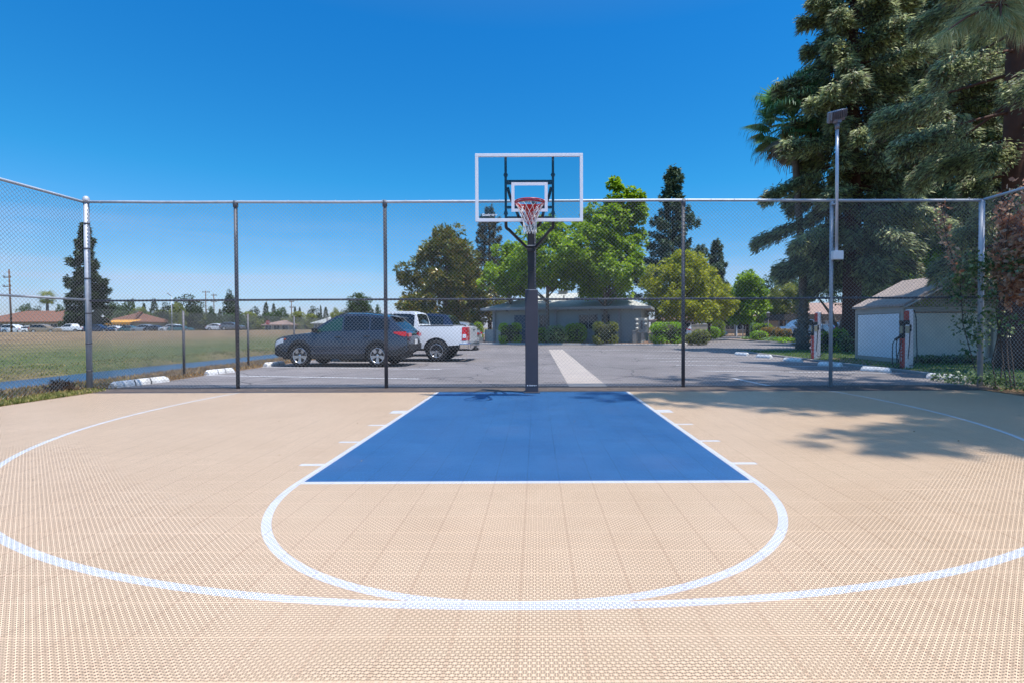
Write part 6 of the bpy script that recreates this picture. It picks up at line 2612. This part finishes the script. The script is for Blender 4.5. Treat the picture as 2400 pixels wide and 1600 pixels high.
PR = {'round': proto_round(710, LF_FAR), 'dark': proto_round(711, LF_FARD), 'lime': proto_round(712, LF_HEDGEO), 'tall': proto_round(713, LF_FARD, True),
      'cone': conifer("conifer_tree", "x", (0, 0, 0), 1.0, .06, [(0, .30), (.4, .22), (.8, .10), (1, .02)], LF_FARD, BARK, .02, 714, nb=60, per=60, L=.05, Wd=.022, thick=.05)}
used = set()
GT = "trees along the far side of the field"
far_trees = [
    (62, 716, 36, 132, 'round', "round green tree over the left part of the brown hall"), (88, 720, 26, 134, 'dark', "dark tree behind the middle of the brown hall"), (142, 718, 26, 130, 'round', "green tree at the conifer's left flank"),
    (268, 712, 40, 150, 'round', "broad green tree right of the dark conifer"), (300, 708, 40, 150, 'round', "broad green tree behind the gabled hall"), (313, 699, 14, 175, 'cone', "thin pointed conifer above the broad green trees"),
    (338, 710, 20, 170, 'cone', "small pointed conifer left of the dark bushy one"), (330, 722, 44, 145, 'lime', "olive tree behind the silver far SUV"), (362, 699, 30, 150, 'cone', "bushy dark conifer left of the lamp post"),
    (392, 712, 36, 140, 'dark', "dark tree at the lamp post's left"), (440, 694, 76, 138, 'dark', "big dark round tree right of the lamp post"), (416, 712, 34, 128, 'lime', "yellowish tree in front of the big dark round one"),
    (462, 722, 40, 150, 'round', "green tree at the big dark tree's right foot"), (494, 722, 22, 145, 'round', "small tree between the two utility poles"), (516, 724, 18, 150, 'cone', "small conifer right of the utility poles"),
    (540, 687, 26, 150, 'tall', "tall narrow poplar left of the second fence post"), (528, 722, 26, 155, 'dark', "dark tree at the poplar's left foot"), (556, 724, 30, 155, 'dark', "dark tree at the poplar's right foot"),
    (598, 722, 36, 150, 'dark', "dark tree right of the second fence post"), (624, 708, 26, 160, 'cone', "larger of two pointed dark conifers"), (642, 711, 20, 165, 'cone', "smaller of two pointed dark conifers"),
    (660, 724, 40, 150, 'round', "round tree left of the middle utility pole"), (692, 718, 14, 165, 'cone', "slim conifer right of the middle utility pole"), (703, 719, 14, 165, 'cone', "second slim conifer right of the middle utility pole"),
    (735, 720, 30, 155, 'dark', "dark tree over the grey roofed bungalow"), (752, 715, 12, 170, 'cone', "thin conifer spike above the bungalow"), (764, 719, 20, 160, 'cone', "conifer right of the thin spike"),
    (786, 724, 22, 130, 'lime', "light green tree above the slate blue SUV's windscreen"), (812, 724, 30, 150, 'dark', "dark tree left of the umbrella shaped one"), (868, 718, 22, 150, 'dark', "dark tree right of the umbrella shaped one"),
    (886, 718, 18, 170, 'round', "faint tree above the white pickup's cab"), (936, 724, 16, 170, 'round', "small tree beside the bare dark pole"), (1100, 700, 60, 80, 'round', "green tree behind the rear house"), (1062, 730, 60, 90, 'dark', "dark tree behind the magnolia"),
]
for px, yt, wpx, D, kd, lab in far_trees:
    x = XD(px, D)
    z0 = ground_z(x)
    h = AT(px, yt, D).z - z0
    wid = wpx / 1190 * D
    natural = {'round': 1.0, 'dark': 1.0, 'lime': 1.0, 'tall': .55, 'cone': .6}[kd]
    sx = wid / natural
    if kd not in used:
        used.add(kd)
        o = PR[kd]
        o.location = (x, D, z0)
        o.scale = (sx, sx, h)
        o["label"] = lab
        o["group"] = GT
    else:
        o = dup(PR[kd], (x, D, z0), rnd.uniform(0, 6), (sx, sx, h), lab, GT)
broadleaf("stone_pine", "umbrella shaped stone pine above the slate blue SUV's roof", (XD(842, 118), 118, .3), [(0, .8), (.4, 1.2), (.55, 2.3), (.8, 2.3), (1, 1.2)], 1.5, 8.5, 70, 110, .7, .4, .18, LF_FAR, BARK, .3, 720)
# fan palm beyond the brown hall
fp = thing("fan_palm", "shaggy fan palm beyond the brown hall", "palm", (XD(112, 138), 138, .35))
hz_ = AT(112, 697, 138).z - .35
m = MB()
m.tube([(0, 0, -.2), (0, 0, hz_)], [.35, .28], 8)
m.build("trunk", BARKG, fp)
Vs, Fs, nV = [], [], 0
g_ = np.random.default_rng(91)
for k in range(34):
    a = k * 2.39996
    el = 1.1 - 2.2 * k / 34
    pts, V, F = frond(Vector((0, 0, hz_)), (math.cos(a) * math.cos(el), math.sin(a) * math.cos(el), math.sin(el)), 1.3, 1.2, g_, 14)
    Vs.append(V)
    Fs.append(F + nV)
    nV += len(V)
fast_obj("crown", np.concatenate(Vs), np.concatenate(Fs), LF_HEDGEO, fp)
# shrub bank below the treeline
GS = "shrubs along the far side of the field"
shr = broadleaf("shrub", "x", (0, 0, 0), [(0, .5), (.5, .5), (1, .2)], 0.02, 1.0, 60, 60, .14, .075, .05, LF_HEDGEO, BARK, .03, 730, nl=4, cat="bush")
shd = broadleaf("shrub", "x", (0, 0, 0), [(0, .5), (.5, .5), (1, .2)], 0.02, 1.0, 60, 60, .14, .075, .05, LF_FAR, BARK, .03, 731, nl=4, cat="bush")
shl = [(282, 728, 60, 0, "green shrub behind the orange awning"), (330, 730, 60, 0, "green shrub behind the far silver SUV"), (372, 730, 50, 1, "olive shrub behind the far black sedan"), (415, 732, 50, 0, "green shrub at the lamp post's foot"),
       (455, 731, 60, 1, "olive shrub behind the low fence's nearest post"), (500, 734, 50, 0, "green shrub under the two utility poles"), (545, 735, 60, 0, "green shrub at the poplar's foot"), (590, 734, 50, 1, "olive shrub left of the pink roofed bungalow"),
       (640, 733, 50, 0, "green shrub over the pink roofed bungalow"), (692, 733, 50, 1, "olive shrub at the middle utility pole's foot"), (722, 738, 44, 1, "olive shrub left of the grey roofed bungalow"), (792, 734, 50, 1, "olive shrub at the slate blue SUV's windscreen"),
       (842, 736, 60, 0, "green shrub under the umbrella shaped pine"), (905, 742, 60, 0, "green shrub behind the white pickup")]
for i, (px, yt, wpx, k, lab) in enumerate(shl):
    D = 142 + (i % 3) * 4
    x = XD(px, D)
    z0 = ground_z(x)
    h = AT(px, yt, D).z - z0
    sx = wpx / 1190 * D
    src = shr if k else shd
    if src["label"] == "x":
        o = src
        o.location, o.scale = (x, D, z0), (sx, sx, h)
        o["label"], o["group"] = lab, GS
    else:
        dup(src, (x, D, z0), rnd.uniform(0, 6), (sx, sx, h), lab, GS)
